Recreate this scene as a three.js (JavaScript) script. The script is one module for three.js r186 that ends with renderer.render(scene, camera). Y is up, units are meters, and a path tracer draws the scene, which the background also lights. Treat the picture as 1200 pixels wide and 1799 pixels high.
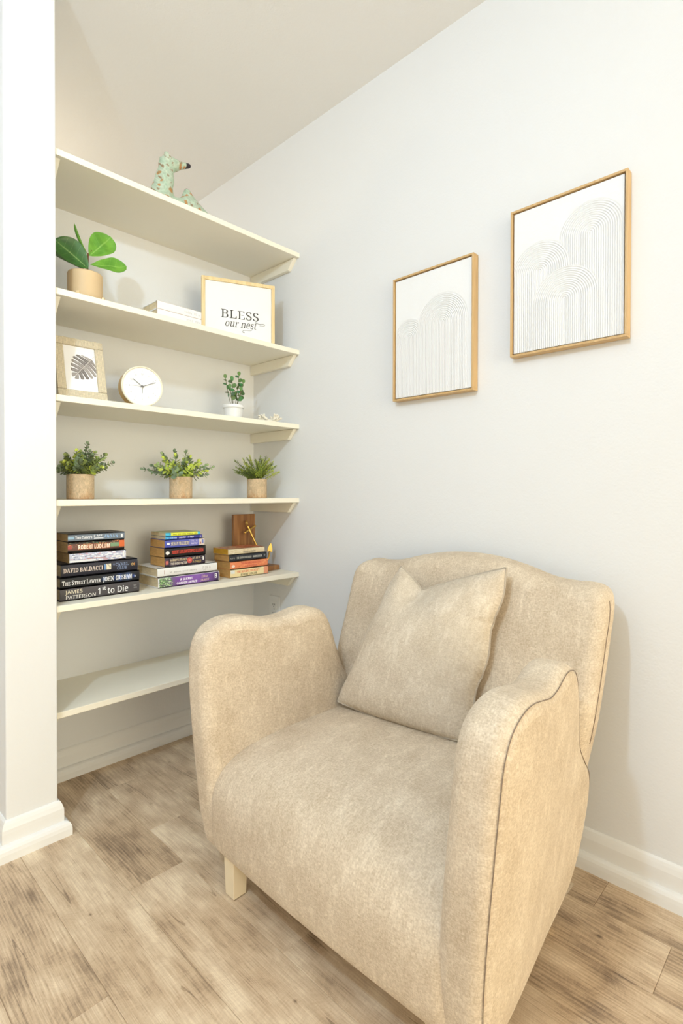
import * as THREE from 'three';
import { RoundedBoxGeometry } from 'three/addons/geometries/RoundedBoxGeometry.js';
import { mergeGeometries, mergeVertices } from 'three/addons/utils/BufferGeometryUtils.js';
import { MarchingCubes } from 'three/addons/objects/MarchingCubes.js';
import { RectAreaLightUniformsLib } from 'three/addons/lights/RectAreaLightUniformsLib.js';

// ------------------------------------------------------------------ camera, light, exposure
// x = 0 is the right wall, z = 0 the back wall of the niche, y = 0 the floor
const scene = new THREE.Scene();
const camera = new THREE.PerspectiveCamera(THREE.MathUtils.radToDeg(2 * Math.atan(899.5 / 937.48)), 1200 / 1799, 0.05, 60);
camera.position.set(-1.4903, 1.0, 1.9903);
camera.rotation.order = 'YXZ';
camera.rotation.set(-0.0099, -0.8061, 0.0021);
camera.setViewOffset(1200, 1799, 0, 24.8, 1200, 1799);
scene.add(camera);
const renderer = new THREE.WebGLRenderer({ antialias: true });
renderer.toneMapping = THREE.LinearToneMapping;
renderer.toneMappingExposure = 0.84;
renderer.shadowMap.enabled = true;
scene.background = new THREE.Color(1.0, 0.93, 0.72);
RectAreaLightUniformsLib.init();
const EVENING = new THREE.Color(1.0, 0.92, 0.69), BULB = new THREE.Color(0.60, 0.80, 1.0), PANEL = new THREE.Color(1.0, 1.0, 0.94);
function daylight(name, color, w, h, x, y, z, ry, power) {          // light entering through a window opening
  const l = new THREE.RectAreaLight(color, power, w, h);
  l.name = name; l.position.set(x, y, z); l.rotation.y = ry; scene.add(l);
}
daylight('patio_window_daylight', EVENING, 2.5, 2.1, -1.5, 1.25, 6.25, 0, 7.8);
const PANELS = [[-1.85, 0.95, 0.6, 4], [-2.6, 4.2, 0.6, 3]];             // ceiling panel lamps: x, z, side, strength
const LAMP = V3(-2.0, 2.15, 1.56), LAMP_CANDELA = 5.0, HALL_LAMP = V3(-1.0, 1.95, -.75), HALL_LAMP_CANDELA = 0.72;
function V3(x, y, z) { return new THREE.Vector3(x, y, z); }
const GLOW = new THREE.Color(1.0, 0.86, 0.64);

// ------------------------------------------------------------------ helpers
function rng(seed) { let s = seed >>> 0; return () => { s = (s + 0x6D2B79F5) >>> 0; let t = s; t = Math.imul(t ^ (t >>> 15), t | 1); t ^= t + Math.imul(t ^ (t >>> 7), t | 61); return ((t ^ (t >>> 14)) >>> 0) / 4294967296; }; }
const V = (x, y, z) => new THREE.Vector3(x, y, z);
const clamp = (v, a = 0, b = 1) => Math.min(b, Math.max(a, v));
const mix = (a, b, t) => a + (b - a) * t;
const smooth = (a, b, v) => { const t = clamp((v - a) / (b - a)); return t * t * (3 - 2 * t); };
const taken = {};
function numbered(name) { const n = taken[name] = (taken[name] ?? -1) + 1; return n ? `${name}_${String(n).padStart(3, '0')}` : name; }
function obj(name, geo, mat, parent) {
  const g = Array.isArray(geo) ? join(geo) : geo;
  const m = new THREE.Mesh(g, mat); m.castShadow = m.receiveShadow = true;
  m.name = parent ? name : numbered(name); (parent || scene).add(m); return m;
}
function join(list) {
  const keep = ['position', 'normal', 'uv', ...(list.every((g) => g.attributes.color) ? ['color'] : [])];
  return mergeGeometries(list.map((g) => { const h = g.index ? g.toNonIndexed() : g.clone(); for (const k of Object.keys(h.attributes)) if (!keep.includes(k)) h.deleteAttribute(k); return h; }));
}
function thing(name, label, category, at = [0, 0, 0], turn = 0, group) {
  const o = new THREE.Group(); o.name = numbered(name); o.position.set(...at); o.rotation.y = turn; scene.add(o);
  o.userData = { label, category }; if (group) o.userData.group = group; return o;
}
function struct(name, geo, mat, label) { const m = obj(name, geo, mat); m.userData = { kind: 'structure', label, category: 'structure' }; return m; }
const box = (w, h, d, x, y, z) => new THREE.BoxGeometry(w, h, d).translate(x, y, z);
const bb = (x0, x1, y0, y1, z0, z1) => box(x1 - x0, y1 - y0, z1 - z0, (x0 + x1) / 2, (y0 + y1) / 2, (z0 + z1) / 2);
function rb(x0, x1, y0, y1, z0, z1, r = 0.002, seg = 2) {
  return new RoundedBoxGeometry(x1 - x0, y1 - y0, z1 - z0, seg, Math.min(r, (x1 - x0) / 2.01, (y1 - y0) / 2.01, (z1 - z0) / 2.01)).translate((x0 + x1) / 2, (y0 + y1) / 2, (z0 + z1) / 2);
}
function metreUV(g, k = 1) {        // box-projected uv in metres
  const h = g.index ? g.toNonIndexed() : g, p = h.attributes.position, n = h.attributes.normal, uv = new Float32Array(p.count * 2);
  for (let i = 0; i < p.count; i++) {
    const ax = Math.abs(n.getX(i)), ay = Math.abs(n.getY(i)), az = Math.abs(n.getZ(i));
    const [u, v] = ax > ay && ax > az ? [p.getZ(i), p.getY(i)] : ay > az ? [p.getX(i), p.getZ(i)] : [p.getX(i), p.getY(i)];
    uv[2 * i] = u * k; uv[2 * i + 1] = v * k;
  }
  h.setAttribute('uv', new THREE.BufferAttribute(uv, 2)); return h;
}
const tube = (pts, r, seg = 24, rs = 8, closed = false) => new THREE.TubeGeometry(new THREE.CatmullRomCurve3(pts, closed), seg, r, rs, closed);
function bar(a, b, r, r2 = r, seg = 8) { const d = b.clone().sub(a), g = new THREE.CylinderGeometry(r2, r, d.length(), seg); g.applyQuaternion(new THREE.Quaternion().setFromUnitVectors(V(0, 1, 0), d.clone().normalize())); const c = a.clone().add(b).multiplyScalar(.5); return g.translate(c.x, c.y, c.z); }
const lathe = (pts, seg = 40) => new THREE.LatheGeometry(pts.map(([x, y]) => new THREE.Vector2(x, y)), seg);
function colored(g, fn) {           // linear vertex colours
  const p = g.attributes.position, c = new Float32Array(p.count * 3);
  for (let i = 0; i < p.count; i++) { const k = fn(p.getX(i), p.getY(i), p.getZ(i), i); c[3 * i] = k[0]; c[3 * i + 1] = k[1]; c[3 * i + 2] = k[2]; }
  g.setAttribute('color', new THREE.BufferAttribute(c, 3)); return g;
}
const lin = (r, g, b) => { const c = new THREE.Color().setRGB(r / 255, g / 255, b / 255, THREE.SRGBColorSpace); return [c.r, c.g, c.b]; };

// value noise, tileable by an integer period
const HASH = (() => { const r = rng(77), a = new Float32Array(4096); for (let i = 0; i < 4096; i++) a[i] = r(); return a; })();
const hsh = (x, y, s) => HASH[(Math.imul(x, 374761393) + Math.imul(y, 668265263) + Math.imul(s, 974634777) >>> 9) & 4095];
function vn(x, y, s = 0, px = 0, py = 0) {
  const xi = Math.floor(x), yi = Math.floor(y); let fx = x - xi, fy = y - yi; fx = fx * fx * (3 - 2 * fx); fy = fy * fy * (3 - 2 * fy);
  const w = (v, p) => (p ? ((v % p) + p) % p : v), x0 = w(xi, px), x1 = w(xi + 1, px), y0 = w(yi, py), y1 = w(yi + 1, py);
  const a = hsh(x0, y0, s), b = hsh(x1, y0, s), c = hsh(x0, y1, s), d = hsh(x1, y1, s);
  return a + (b - a) * fx + (c - a + (a - b - c + d) * fx) * fy;
}
function fbm(x, y, s, px, py, oct = 4) { let v = 0, a = .5; for (let i = 0; i < oct; i++) { v += a * vn(x, y, s + i, px, py); x *= 2; y *= 2; px *= 2; py *= 2; a *= .5; } return v / (1 - Math.pow(.5, oct)); }
function dataTex(w, h, fn, srgb = true) {
  const d = new Uint8Array(w * h * 4);
  for (let y = 0; y < h; y++) for (let x = 0; x < w; x++) { const c = fn(x / w, y / h), i = 4 * (y * w + x); d[i] = clamp(c[0], 0, 255); d[i + 1] = clamp(c[1], 0, 255); d[i + 2] = clamp(c[2], 0, 255); d[i + 3] = 255; }
  const t = new THREE.DataTexture(d, w, h); t.wrapS = t.wrapT = THREE.RepeatWrapping; t.magFilter = THREE.LinearFilter; t.minFilter = THREE.LinearMipmapLinearFilter; t.generateMipmaps = true;
  if (srgb) t.colorSpace = THREE.SRGBColorSpace; t.needsUpdate = true; return t;
}
function canvasTex(w, h, draw) {
  const c = document.createElement('canvas'); c.width = w; c.height = h; const g = c.getContext('2d'); draw(g, w, h);
  const t = new THREE.CanvasTexture(c); t.colorSpace = THREE.SRGBColorSpace; t.magFilter = THREE.LinearFilter; return t;
}
const std = (o) => new THREE.MeshStandardMaterial({ roughness: .6, ...o });
const rgb = (r, g, b) => new THREE.Color().setRGB(r / 255, g / 255, b / 255, THREE.SRGBColorSpace);

// ------------------------------------------------------------------ materials
const peel = dataTex(256, 256, (u, v) => { const k = 255 * (.6 * fbm(u * 24, v * 24, 3, 24, 24, 3) + .4 * vn(u * 96, v * 96, 9, 96, 96)); return [k, k, k]; }, false);
peel.repeat.set(3, 3);
const M = {
  wall: std({ color: rgb(234, 234, 234), roughness: .75, bumpMap: peel, bumpScale: .0004 }),
  ceiling: std({ color: rgb(240, 239, 237), roughness: .9, bumpMap: peel, bumpScale: .0006 }),
  trim: std({ color: rgb(240, 239, 237), roughness: .38 }),
  shelf: std({ color: rgb(247, 241, 224), roughness: .5, bumpMap: peel, bumpScale: .0002 }),
  brass: std({ color: rgb(214, 176, 96), metalness: .9, roughness: .28 }),
  white: std({ color: rgb(238, 238, 238), roughness: .45 }),
  ink: std({ color: rgb(60, 58, 56), roughness: .6 }),
  glassGlobe: std({ color: rgb(255, 232, 200), emissive: GLOW, emissiveIntensity: 3, roughness: .4 }),
  glassBulb: std({ color: rgb(255, 240, 215), emissive: BULB, emissiveIntensity: 8, roughness: .4 }),
  metal: std({ color: rgb(170, 165, 158), metalness: .8, roughness: .35 }),
  green: std({ vertexColors: true, roughness: .55, side: THREE.DoubleSide }),
  soil: std({ color: rgb(58, 46, 36), roughness: 1 }),
};

// floor planks: washed oak look, six boards shared between the planks
const PLANK_W = .151, PLANK_L = 1.22;
function plankTex(seed) {
  const r = rng(seed), W = 256, L = 2048, ox = r() * 50, oy = r() * 50, knots = [];
  for (let i = 0; i < 2 + Math.floor(r() * 2); i++) knots.push([r() * .11 + .02, r() * PLANK_L, .006 + r() * .012, r() < .5 ? .35 : .8]);
  const tone = (r() - .5) * .08, dir = r() * 2;
  const hgt = new Uint8Array(W * L * 4);
  let n = 0;
  const tex = dataTex(W, L, (u, v) => {
    const x = u * PLANK_W, y = v * PLANK_L;
    let wx = x + .075 * (vn(x * 6 + ox, y * 2.1 + oy, 1) - .5) + .010 * (vn(x * 22 + ox, y * 9 + oy, 2) - .5), dark = 0;
    for (const [kx, ky, kr, ks] of knots) {
      const dx = x - kx, dy = (y - ky) * .32, d = Math.hypot(dx, dy);
      wx += kr * 1.5 * Math.exp(-d / (kr * 2.1)) * Math.sign(dx || 1);
      dark += ks * Math.exp(-Math.pow(Math.hypot(dx, (y - ky) * .75) / (kr * .42), 2)) + .25 * ks * Math.exp(-d / (kr * 1.2));
    }
    const ring = Math.abs(((wx * 95 + 2 * vn(x * 7 + ox, y * 1.7 + oy, 3)) % 1 + 1) % 1 - .5) * 2;
    const fine = vn(x * 620 + ox, y * 26 + oy, 4), pore = vn(x * 900 + ox, y * 60, 5), saw = vn(x * 60 + y * 9 + ox, y * 420 + x * 40 + 30 * vn(x * 20, y * 8, 33), 6);
    const patch = fbm(x * 15 + ox, y * 6.5 + oy, 7, 0, 0, 4), wash = fbm(x * 34 + ox, y * 16 + oy + dir, 12, 0, 0, 3), band = vn(x * 5 + ox, y * 2.2 + oy, 16);
    let k = .585 + tone + (patch - .5) * .62 + (wash - .5) * .48 + (band - .5) * .26 + (ring - .5) * .15 * smooth(.62, .36, band) + (fine - .5) * .24 + (saw - .5) * .09 + (vn(x * 1500, y * 700, 41) - .5) * .12 - dark * .55;
    if (pore > .82) k -= (pore - .82) * .9;
    const cr = Math.abs(vn(x * 40 + ox, y * 1.5 + oy, 21) - .5); if (cr < .012 && patch < .52) k -= .22;
    k = clamp(k, 0, 1);
    hgt[n] = hgt[n + 1] = hgt[n + 2] = 255 * clamp(.35 * fine + .25 * saw + .4 * k - dark * .2); hgt[n + 3] = 255; n += 4;
    const a = k < .5 ? k / .5 : (k - .5) / .5, lo = k < .5 ? [112, 92, 74] : [199, 172, 141], hi = k < .5 ? [199, 172, 141] : [244, 224, 194];
    return [mix(lo[0], hi[0], a), mix(lo[1], hi[1], a), mix(lo[2], hi[2], a)];
  });
  const b = new THREE.DataTexture(hgt, W, L); b.wrapS = b.wrapT = THREE.RepeatWrapping; b.magFilter = THREE.LinearFilter; b.needsUpdate = true;
  return std({ map: tex, bumpMap: b, bumpScale: .0005, roughness: .52 });
}
const plankMats = [11, 23, 37, 41, 59, 67].map(plankTex);

// chenille upholstery: crossed slub threads and brushed nap patches, 0.5 m tile
function fabric(seed, twill, colA, colB) {
  const N = 1024, bump = new Uint8Array(N * N * 4); let n = 0;
  const tex = dataTex(N, N, (u, v) => {
    const a = vn(u * 120, v * 300, seed, 120, 300), b = vn(u * 300, v * 120, seed + 1, 300, 120), f = vn(u * 512, v * 512, seed + 2, 512, 512);
    const tw = twill ? .5 + .5 * Math.sin(2 * Math.PI * (u * 160 + v * 160)) : .5;
    const nap = fbm(u * 7, v * 7, seed + 5, 7, 7, 4), streak = fbm(u * 40, v * 14, seed + 9, 40, 14, 3);
    const weave = .36 * a + .36 * b + .28 * f;
    const k = .5 + (weave - .5) * 1.05 + (tw - .5) * .28 + (nap - .5) * .46 + (streak - .5) * .18 + Math.max(0, streak - .62) * .7;
    const hgt = 255 * clamp(.15 + .7 * weave + (tw - .5) * .35); bump[n] = bump[n + 1] = bump[n + 2] = hgt; bump[n + 3] = 255; n += 4;
    const t = clamp(k); return [mix(colA[0], colB[0], t), mix(colA[1], colB[1], t), mix(colA[2], colB[2], t)];
  });
  const bt = new THREE.DataTexture(bump, N, N); bt.wrapS = bt.wrapT = THREE.RepeatWrapping; bt.magFilter = THREE.LinearFilter; bt.needsUpdate = true;
  tex.repeat.set(2, 2); bt.repeat.set(2, 2);
  return new THREE.MeshPhysicalMaterial({ map: tex, bumpMap: bt, bumpScale: .0007, roughness: .95, sheen: .5, sheenRoughness: .45, sheenColor: rgb(240, 228, 214) });
}
const FABRIC = fabric(100, false, [186, 165, 139], [233, 217, 194]);
const CUSHION = fabric(140, true, [188, 170, 146], [232, 219, 200]);
const SEAM = std({ color: rgb(132, 114, 98), roughness: 1 });
const grainTex = (seed, c0, c1) => dataTex(128, 512, (u, v) => { const k = clamp(.5 + (fbm(u * 16, v * 4, seed, 16, 4, 3) - .5) * 1.1 + (vn(u * 64, v * 8, seed + 7, 64, 8) - .5) * .4); return [0, 1, 2].map((i) => mix(c0[i], c1[i], k)); });
const woodMat = (seed, c0, c1, rough = .5) => { const t = grainTex(seed, c0, c1); t.repeat.set(6, 2.2); return std({ map: t, roughness: rough }); };
M.oakFrame = woodMat(31, [196, 158, 104], [222, 188, 136], .45);
M.paleFrame = woodMat(33, [222, 194, 140], [240, 218, 170], .5);
M.walnut = woodMat(35, [128, 84, 46], [178, 128, 76], .4);
M.standWood = woodMat(36, [226, 196, 146], [242, 220, 178], .5);
console.log('materials done');

// ------------------------------------------------------------------ the room
const CEIL = 2.505, NX = -.945, NXO = -1.077, WZ = .323;       // niche side face, its outer face, end of the stub wall
const room = { x0: -3.8, x1: 0, z0: -1.3, z1: 6.3 };
struct('wall_right', metreUV(bb(0, .14, -.02, CEIL, room.z0 - .14, room.z1 + .14)), M.wall, 'white painted wall behind the armchair');
struct('wall_back', metreUV(bb(NX, 0, -.02, 1.9787, -.12, 0)), M.wall, 'white back wall of the shelf niche, ending under the top shelf');
struct('wall_left', metreUV(rb(NXO, NX, -.02, CEIL, -.12, WZ, .004)), M.wall, 'white stub wall at the side of the shelf niche');
struct('wall_far', metreUV(bb(room.x0 - .14, 0, -.02, CEIL, room.z0 - .14, room.z0)), M.wall, 'white wall beyond the niche');
// outer walls with window openings
function wallWithHole(name, axis, at, s0, s1, h0, h1, w0, w1, label) {
  const t = .14, seg = (a0, a1, y0, y1) => axis === 'z' ? bb(a0, a1, y0, y1, at, at + t) : bb(at - t, at, y0, y1, a0, a1);
  struct(name, metreUV(join([seg(s0, s1, -.02, h0), seg(s0, s1, h1, CEIL), seg(s0, w0, h0, h1), seg(w1, s1, h0, h1)])), M.wall, label);
}
wallWithHole('wall_front', 'z', room.z1, room.x0 - .14, 0, .15, 2.35, -2.85, -.2, 'white wall with the wide window');
struct('wall_side', metreUV(bb(room.x0 - .14, room.x0, -.02, CEIL, room.z0, room.z1)), M.wall, 'plain white wall opposite the armchair');
struct('ceiling', metreUV(bb(room.x0 - .14, .14, CEIL, CEIL + .1, room.z0 - .14, room.z1 + .14)), M.ceiling, 'white flat ceiling');
const pane = new THREE.MeshPhysicalMaterial({ color: 0xffffff, transmission: 1, thickness: 0, roughness: .02 });
function windowUnit(name, axis, at, a0, a1, y0, y1, label) {
  const f = .05, P = (b0, b1, c0, c1, d0, d1) => axis === 'z' ? bb(b0, b1, c0, c1, at + d0, at + d1) : bb(at - d1, at - d0, c0, c1, b0, b1), m = (a0 + a1) / 2;
  const w = struct(name, [P(a0, a1, y0, y0 + f, .04, .1), P(a0, a1, y1 - f, y1, .04, .1), P(a0, a0 + f, y0 + f, y1 - f, .04, .1), P(a1 - f, a1, y0 + f, y1 - f, .04, .1), P(m - f / 2, m + f / 2, y0 + f, y1 - f, .04, .1)], M.trim, label);
  obj('pane', P(a0 + f, m - f / 2, y0 + f, y1 - f, .067, .071), pane, w); obj('pane', P(m + f / 2, a1 - f, y0 + f, y1 - f, .067, .071), pane, w);
}
windowUnit('window_1', 'z', room.z1, -2.85, -.2, .15, 2.35, 'wide white framed window');

// floor: sub-floor with one mesh per plank, boards running along the right wall
const floor = struct('floor', metreUV(bb(room.x0 - .14, .14, -.12, -.004, room.z0 - .14, room.z1 + .14)), std({ color: rgb(96, 80, 64), roughness: 1 }), 'washed oak plank floor');
{
  const geoCache = {};
  function plankGeo(w, l, flip, off) {
    const key = [w, l, flip, off].map((v) => (+v).toFixed(3)).join('|'); if (geoCache[key]) return geoCache[key];
    const c = .0011, h = .004, X = w / 2 - .0002, Z = l / 2 - .0002;
    const p = [[-X + c, 0, -Z + c], [X - c, 0, -Z + c], [X - c, 0, Z - c], [-X + c, 0, Z - c], [-X, -c, -Z], [X, -c, -Z], [X, -c, Z], [-X, -c, Z], [-X, -h, -Z], [X, -h, -Z], [X, -h, Z], [-X, -h, Z]];
    const quads = [[0, 3, 2, 1], [4, 0, 1, 5], [5, 1, 2, 6], [6, 2, 3, 7], [7, 3, 0, 4], [8, 4, 5, 9], [9, 5, 6, 10], [10, 6, 7, 11], [11, 7, 4, 8]], pos = [], uv = [];
    for (const q of quads) for (const k of [0, 1, 2, 0, 2, 3]) {
      const [x, y, z] = p[q[k]]; pos.push(x, y, z); let u = (x + w / 2) / PLANK_W, v = (z + l / 2) / PLANK_L + off; if (flip) { u = 1 - u; v = -v; } uv.push(u, v);
    }
    const g = new THREE.BufferGeometry(); g.setAttribute('position', new THREE.Float32BufferAttribute(pos, 3)); g.setAttribute('uv', new THREE.Float32BufferAttribute(uv, 2)); g.computeVertexNormals();
    return geoCache[key] = g;
  }
  const r = rng(5), seams = [0, -.144]; for (let k = 0; seams[seams.length - 1] > room.x0; k++) seams.push(-.295 - PLANK_W * k);
  const firstJoint = { 0: 1.544, 1: 1.709, 2: 1.25, 3: .96, 4: .495, 5: .687, 6: .30, 7: .93, 8: .55, 9: 1.3 };
  for (let i = 0; i + 1 < seams.length; i++) {
    const x1 = seams[i], x0 = Math.max(seams[i + 1], room.x0); if (x1 - x0 < .01) continue;
    let z = (firstJoint[i] ?? r() * PLANK_L); while (z > room.z0) z -= PLANK_L;
    for (let k = 0; z < room.z1; z += PLANK_L, k++) {
      const a = Math.max(z, room.z0), b = Math.min(z + PLANK_L, room.z1); if (b - a < .01) continue;
      const m = obj('plank', plankGeo(x1 - x0, b - a, (i + k) % 2 === 1, (i * 3 + k) % 4 * .25), plankMats[(i * 5 + k * 2 + (i >> 1)) % 6], floor);
      m.position.set((x0 + x1) / 2, 0, (a + b) / 2); m.castShadow = false;
    }
  }
}

// baseboards with shoe moulding; profile swept along straight runs, mitred by overlap
const BASE = [[0, 0], [.013, 0], [.013, .068], [.0125, .078], [.009, .090], [.006, .097], [.002, .101], [0, .101]];
const SHOE = [[.0, 0], [.030, 0], [.030, .020], [.0285, .030], [.025, .0365], [.020, .040], [.0128, .0415], [0, .0415]];
function runProfile(prof, ax, az, bx, bz, nx, nz, ext0, ext1) {   // from a to b, profile pushed out along (nx, nz); ext = mitre sign at each end
  const s = new THREE.Shape(prof.map(([d, y]) => new THREE.Vector2(d, y))), dx = bx - ax, dz = bz - az, L = Math.hypot(dx, dz), g = new THREE.ExtrudeGeometry(s, { depth: 1, bevelEnabled: false, steps: 1 }), p = g.attributes.position;
  for (let i = 0; i < p.count; i++) {
    const d = p.getX(i), y = p.getY(i), t = p.getZ(i) < .5 ? -ext0 * d : L + ext1 * d;
    p.setXYZ(i, ax + dx / L * t + nx * d, y, az + dz / L * t + nz * d);
  }
  g.computeVertexNormals();
  const crossUp = (dx * nz - dz * nx);
  if (crossUp > 0) { const idx = []; for (let i = 0; i < p.count; i += 3) idx.push(i, i + 2, i + 1); g.setIndex(idx); const h = g.toNonIndexed(); h.computeVertexNormals(); return h; }
  return g;
}
function baseboard(name, runs, label) {
  const o = struct(name, runs.map((r) => runProfile(BASE, ...r)), M.trim, label);
  obj('shoe_molding', runs.map((r) => runProfile(SHOE, ...r)), M.trim, o);
}
baseboard('baseboard_right', [[0, 0, 0, room.z1, -1, 0, -1, -1]], 'white baseboard along the wall behind the armchair');
baseboard('baseboard_back', [[NX, 0, 0, 0, 0, 1, -1, -1]], 'white baseboard along the back of the niche');
baseboard('baseboard_left', [[NXO, WZ, NX, WZ, 0, 1, 1, 1], [NX, WZ, NX, 0, 1, 0, 1, -1], [NXO, -.12, NXO, WZ, -1, 0, 0, 1]], 'white baseboard wrapping the end of the stub wall');

// shelves with side cleats
const SHELF_Y = [1.998, 1.595, 1.285, .977, .666, .3455], SHELF_T = .019;
const shelfSays = ['topmost white board shelf holding the spotted animal figure', 'white board shelf holding the lettered frame and leafy plant', 'white board shelf holding the round clock',
  'white board shelf holding three concrete plant pots', 'white board shelf holding the stacks of books', 'empty lowest white board shelf near the floor'];
SHELF_Y.forEach((y, i) => {
  const D = i === 5 ? .296 : .3148, t = thing('wall_shelf', shelfSays[i], 'shelf', [0, y, 0], 0, 'niche shelves');
  obj('board', metreUV(rb(NX, 0, -SHELF_T, 0, 0, D, .0018)), M.shelf, t);
  for (const s of [0, 1]) {       // cleat with a clipped front end
    const sh = new THREE.Shape([[.0005, 0], [D - .018, 0], [D - .055, -.040], [.0005, -.040]].map(([a, b]) => new THREE.Vector2(a, b)));
    const g = new THREE.ExtrudeGeometry(sh, { depth: .016, bevelEnabled: true, bevelSize: .0012, bevelThickness: .0012, bevelSegments: 1, curveSegments: 1 });
    g.rotateY(-Math.PI / 2).translate(s ? -.0015 : NX + .0185, -SHELF_T - .0014, .0012);
    obj('cleat', metreUV(g), M.shelf, t);
  }
});

// outlet on the right wall under the book shelf
{
  const t = thing('wall_outlet', 'white duplex outlet on the wall under the book shelf', 'outlet', [0, .488, .157]);
  obj('cover_plate', rb(-.0055, 0, -.0575, .0575, -.036, .036, .003, 3), M.white, t);
  for (const s of [-1, 1]) {
    const f = obj('socket', rb(-.0075, -.004, s * .0195 - .0145, s * .0195 + .0145, -.0165, .0165, .003, 3), M.white, t);
    obj('slot', [bb(-.0078, -.0074, s * .0195 - .004, s * .0195 + .006, -.0075, -.0055), bb(-.0078, -.0074, s * .0195 - .003, s * .0195 + .005, .0055, .0075), bb(-.0078, -.0074, s * .0195 - .0105, s * .0195 - .006, -.002, .002)], M.ink, f);
  }
  obj('screw', new THREE.CylinderGeometry(.0028, .0028, .001, 12).rotateZ(Math.PI / 2).translate(-.006, 0, 0), M.metal, t);
}

// pendant lamp outside the frame: its warm light makes the shadows on walls, shelves and floor
{
  const t = thing('pendant_lamp', 'pendant lamp with a round glowing bulb hanging from ceiling', 'lamp', [LAMP.x, LAMP.y, LAMP.z]);
  obj('ceiling_rose', lathe([[0, .355], [.055, .355], [.055, .345], [.02, .33], [0, .33]], 28), M.metal, t);
  obj('cord', bar(V(0, .09, 0), V(0, .335, 0), .003), M.ink, t);
  obj('socket', lathe([[0, .10], [.012, .10], [.018, .085], [.018, .052], [.016, .05], [0, .05]], 24), M.metal, t);
  obj('bulb', new THREE.SphereGeometry(.05, 28, 18), M.glassBulb, t);
  const bulbLight = (name, color, cd, at, size) => { const l = new THREE.PointLight(color, cd, 0, 2); l.name = name; l.position.copy(at); l.castShadow = true; l.shadow.radius = size; scene.add(l); };
  bulbLight('pendant_lamp_light', BULB, LAMP_CANDELA, LAMP, 2.2);
  // flush ceiling panels
  PANELS.forEach(([x, z, w, p], i) => {
    const c = thing('ceiling_panel_light', i ? 'square flush ceiling panel lamp over the far side of the room' : 'square flush ceiling panel lamp in front of the armchair', 'lamp', [x, CEIL, z]), e = w / 2;
    obj('housing', [bb(-e - .02, e + .02, -.022, -.0005, -e - .02, -e), bb(-e - .02, e + .02, -.022, -.0005, e, e + .02), bb(-e - .02, -e, -.022, -.0005, -e, e), bb(e, e + .02, -.022, -.0005, -e, e)], M.white, c);
    obj('diffuser', bb(-e, e, -.012, -.0005, -e, e), std({ color: rgb(250, 250, 250), emissive: PANEL, emissiveIntensity: .5, roughness: .6 }), c);
    const l = new THREE.RectAreaLight(PANEL, p, w, w); l.name = 'ceiling_panel_light_source'; l.position.set(x, CEIL - .024, z); l.rotation.x = -Math.PI / 2; scene.add(l);
  });
  // warm globe lamp on the landing behind the niche wall
  const a = thing('hall_lamp', 'tall slim lamp with a warm globe behind the niche wall', 'lamp', [HALL_LAMP.x, 0, HALL_LAMP.z]), k = HALL_LAMP.y;
  obj('base', lathe([[0, 0.001], [.12, 0.001], [.12, .012], [.02, .02], [0, .03]], 36), M.metal, a);
  obj('pole', bar(V(0, .02, 0), V(0, k - .085, 0), .008, .008, 14), M.metal, a);
  obj('globe', new THREE.SphereGeometry(.09, 28, 18).translate(0, k, 0), M.glassGlobe, a);
  bulbLight('hall_lamp_light', GLOW, HALL_LAMP_CANDELA, HALL_LAMP, 4);
}
console.log('room done');

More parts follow.
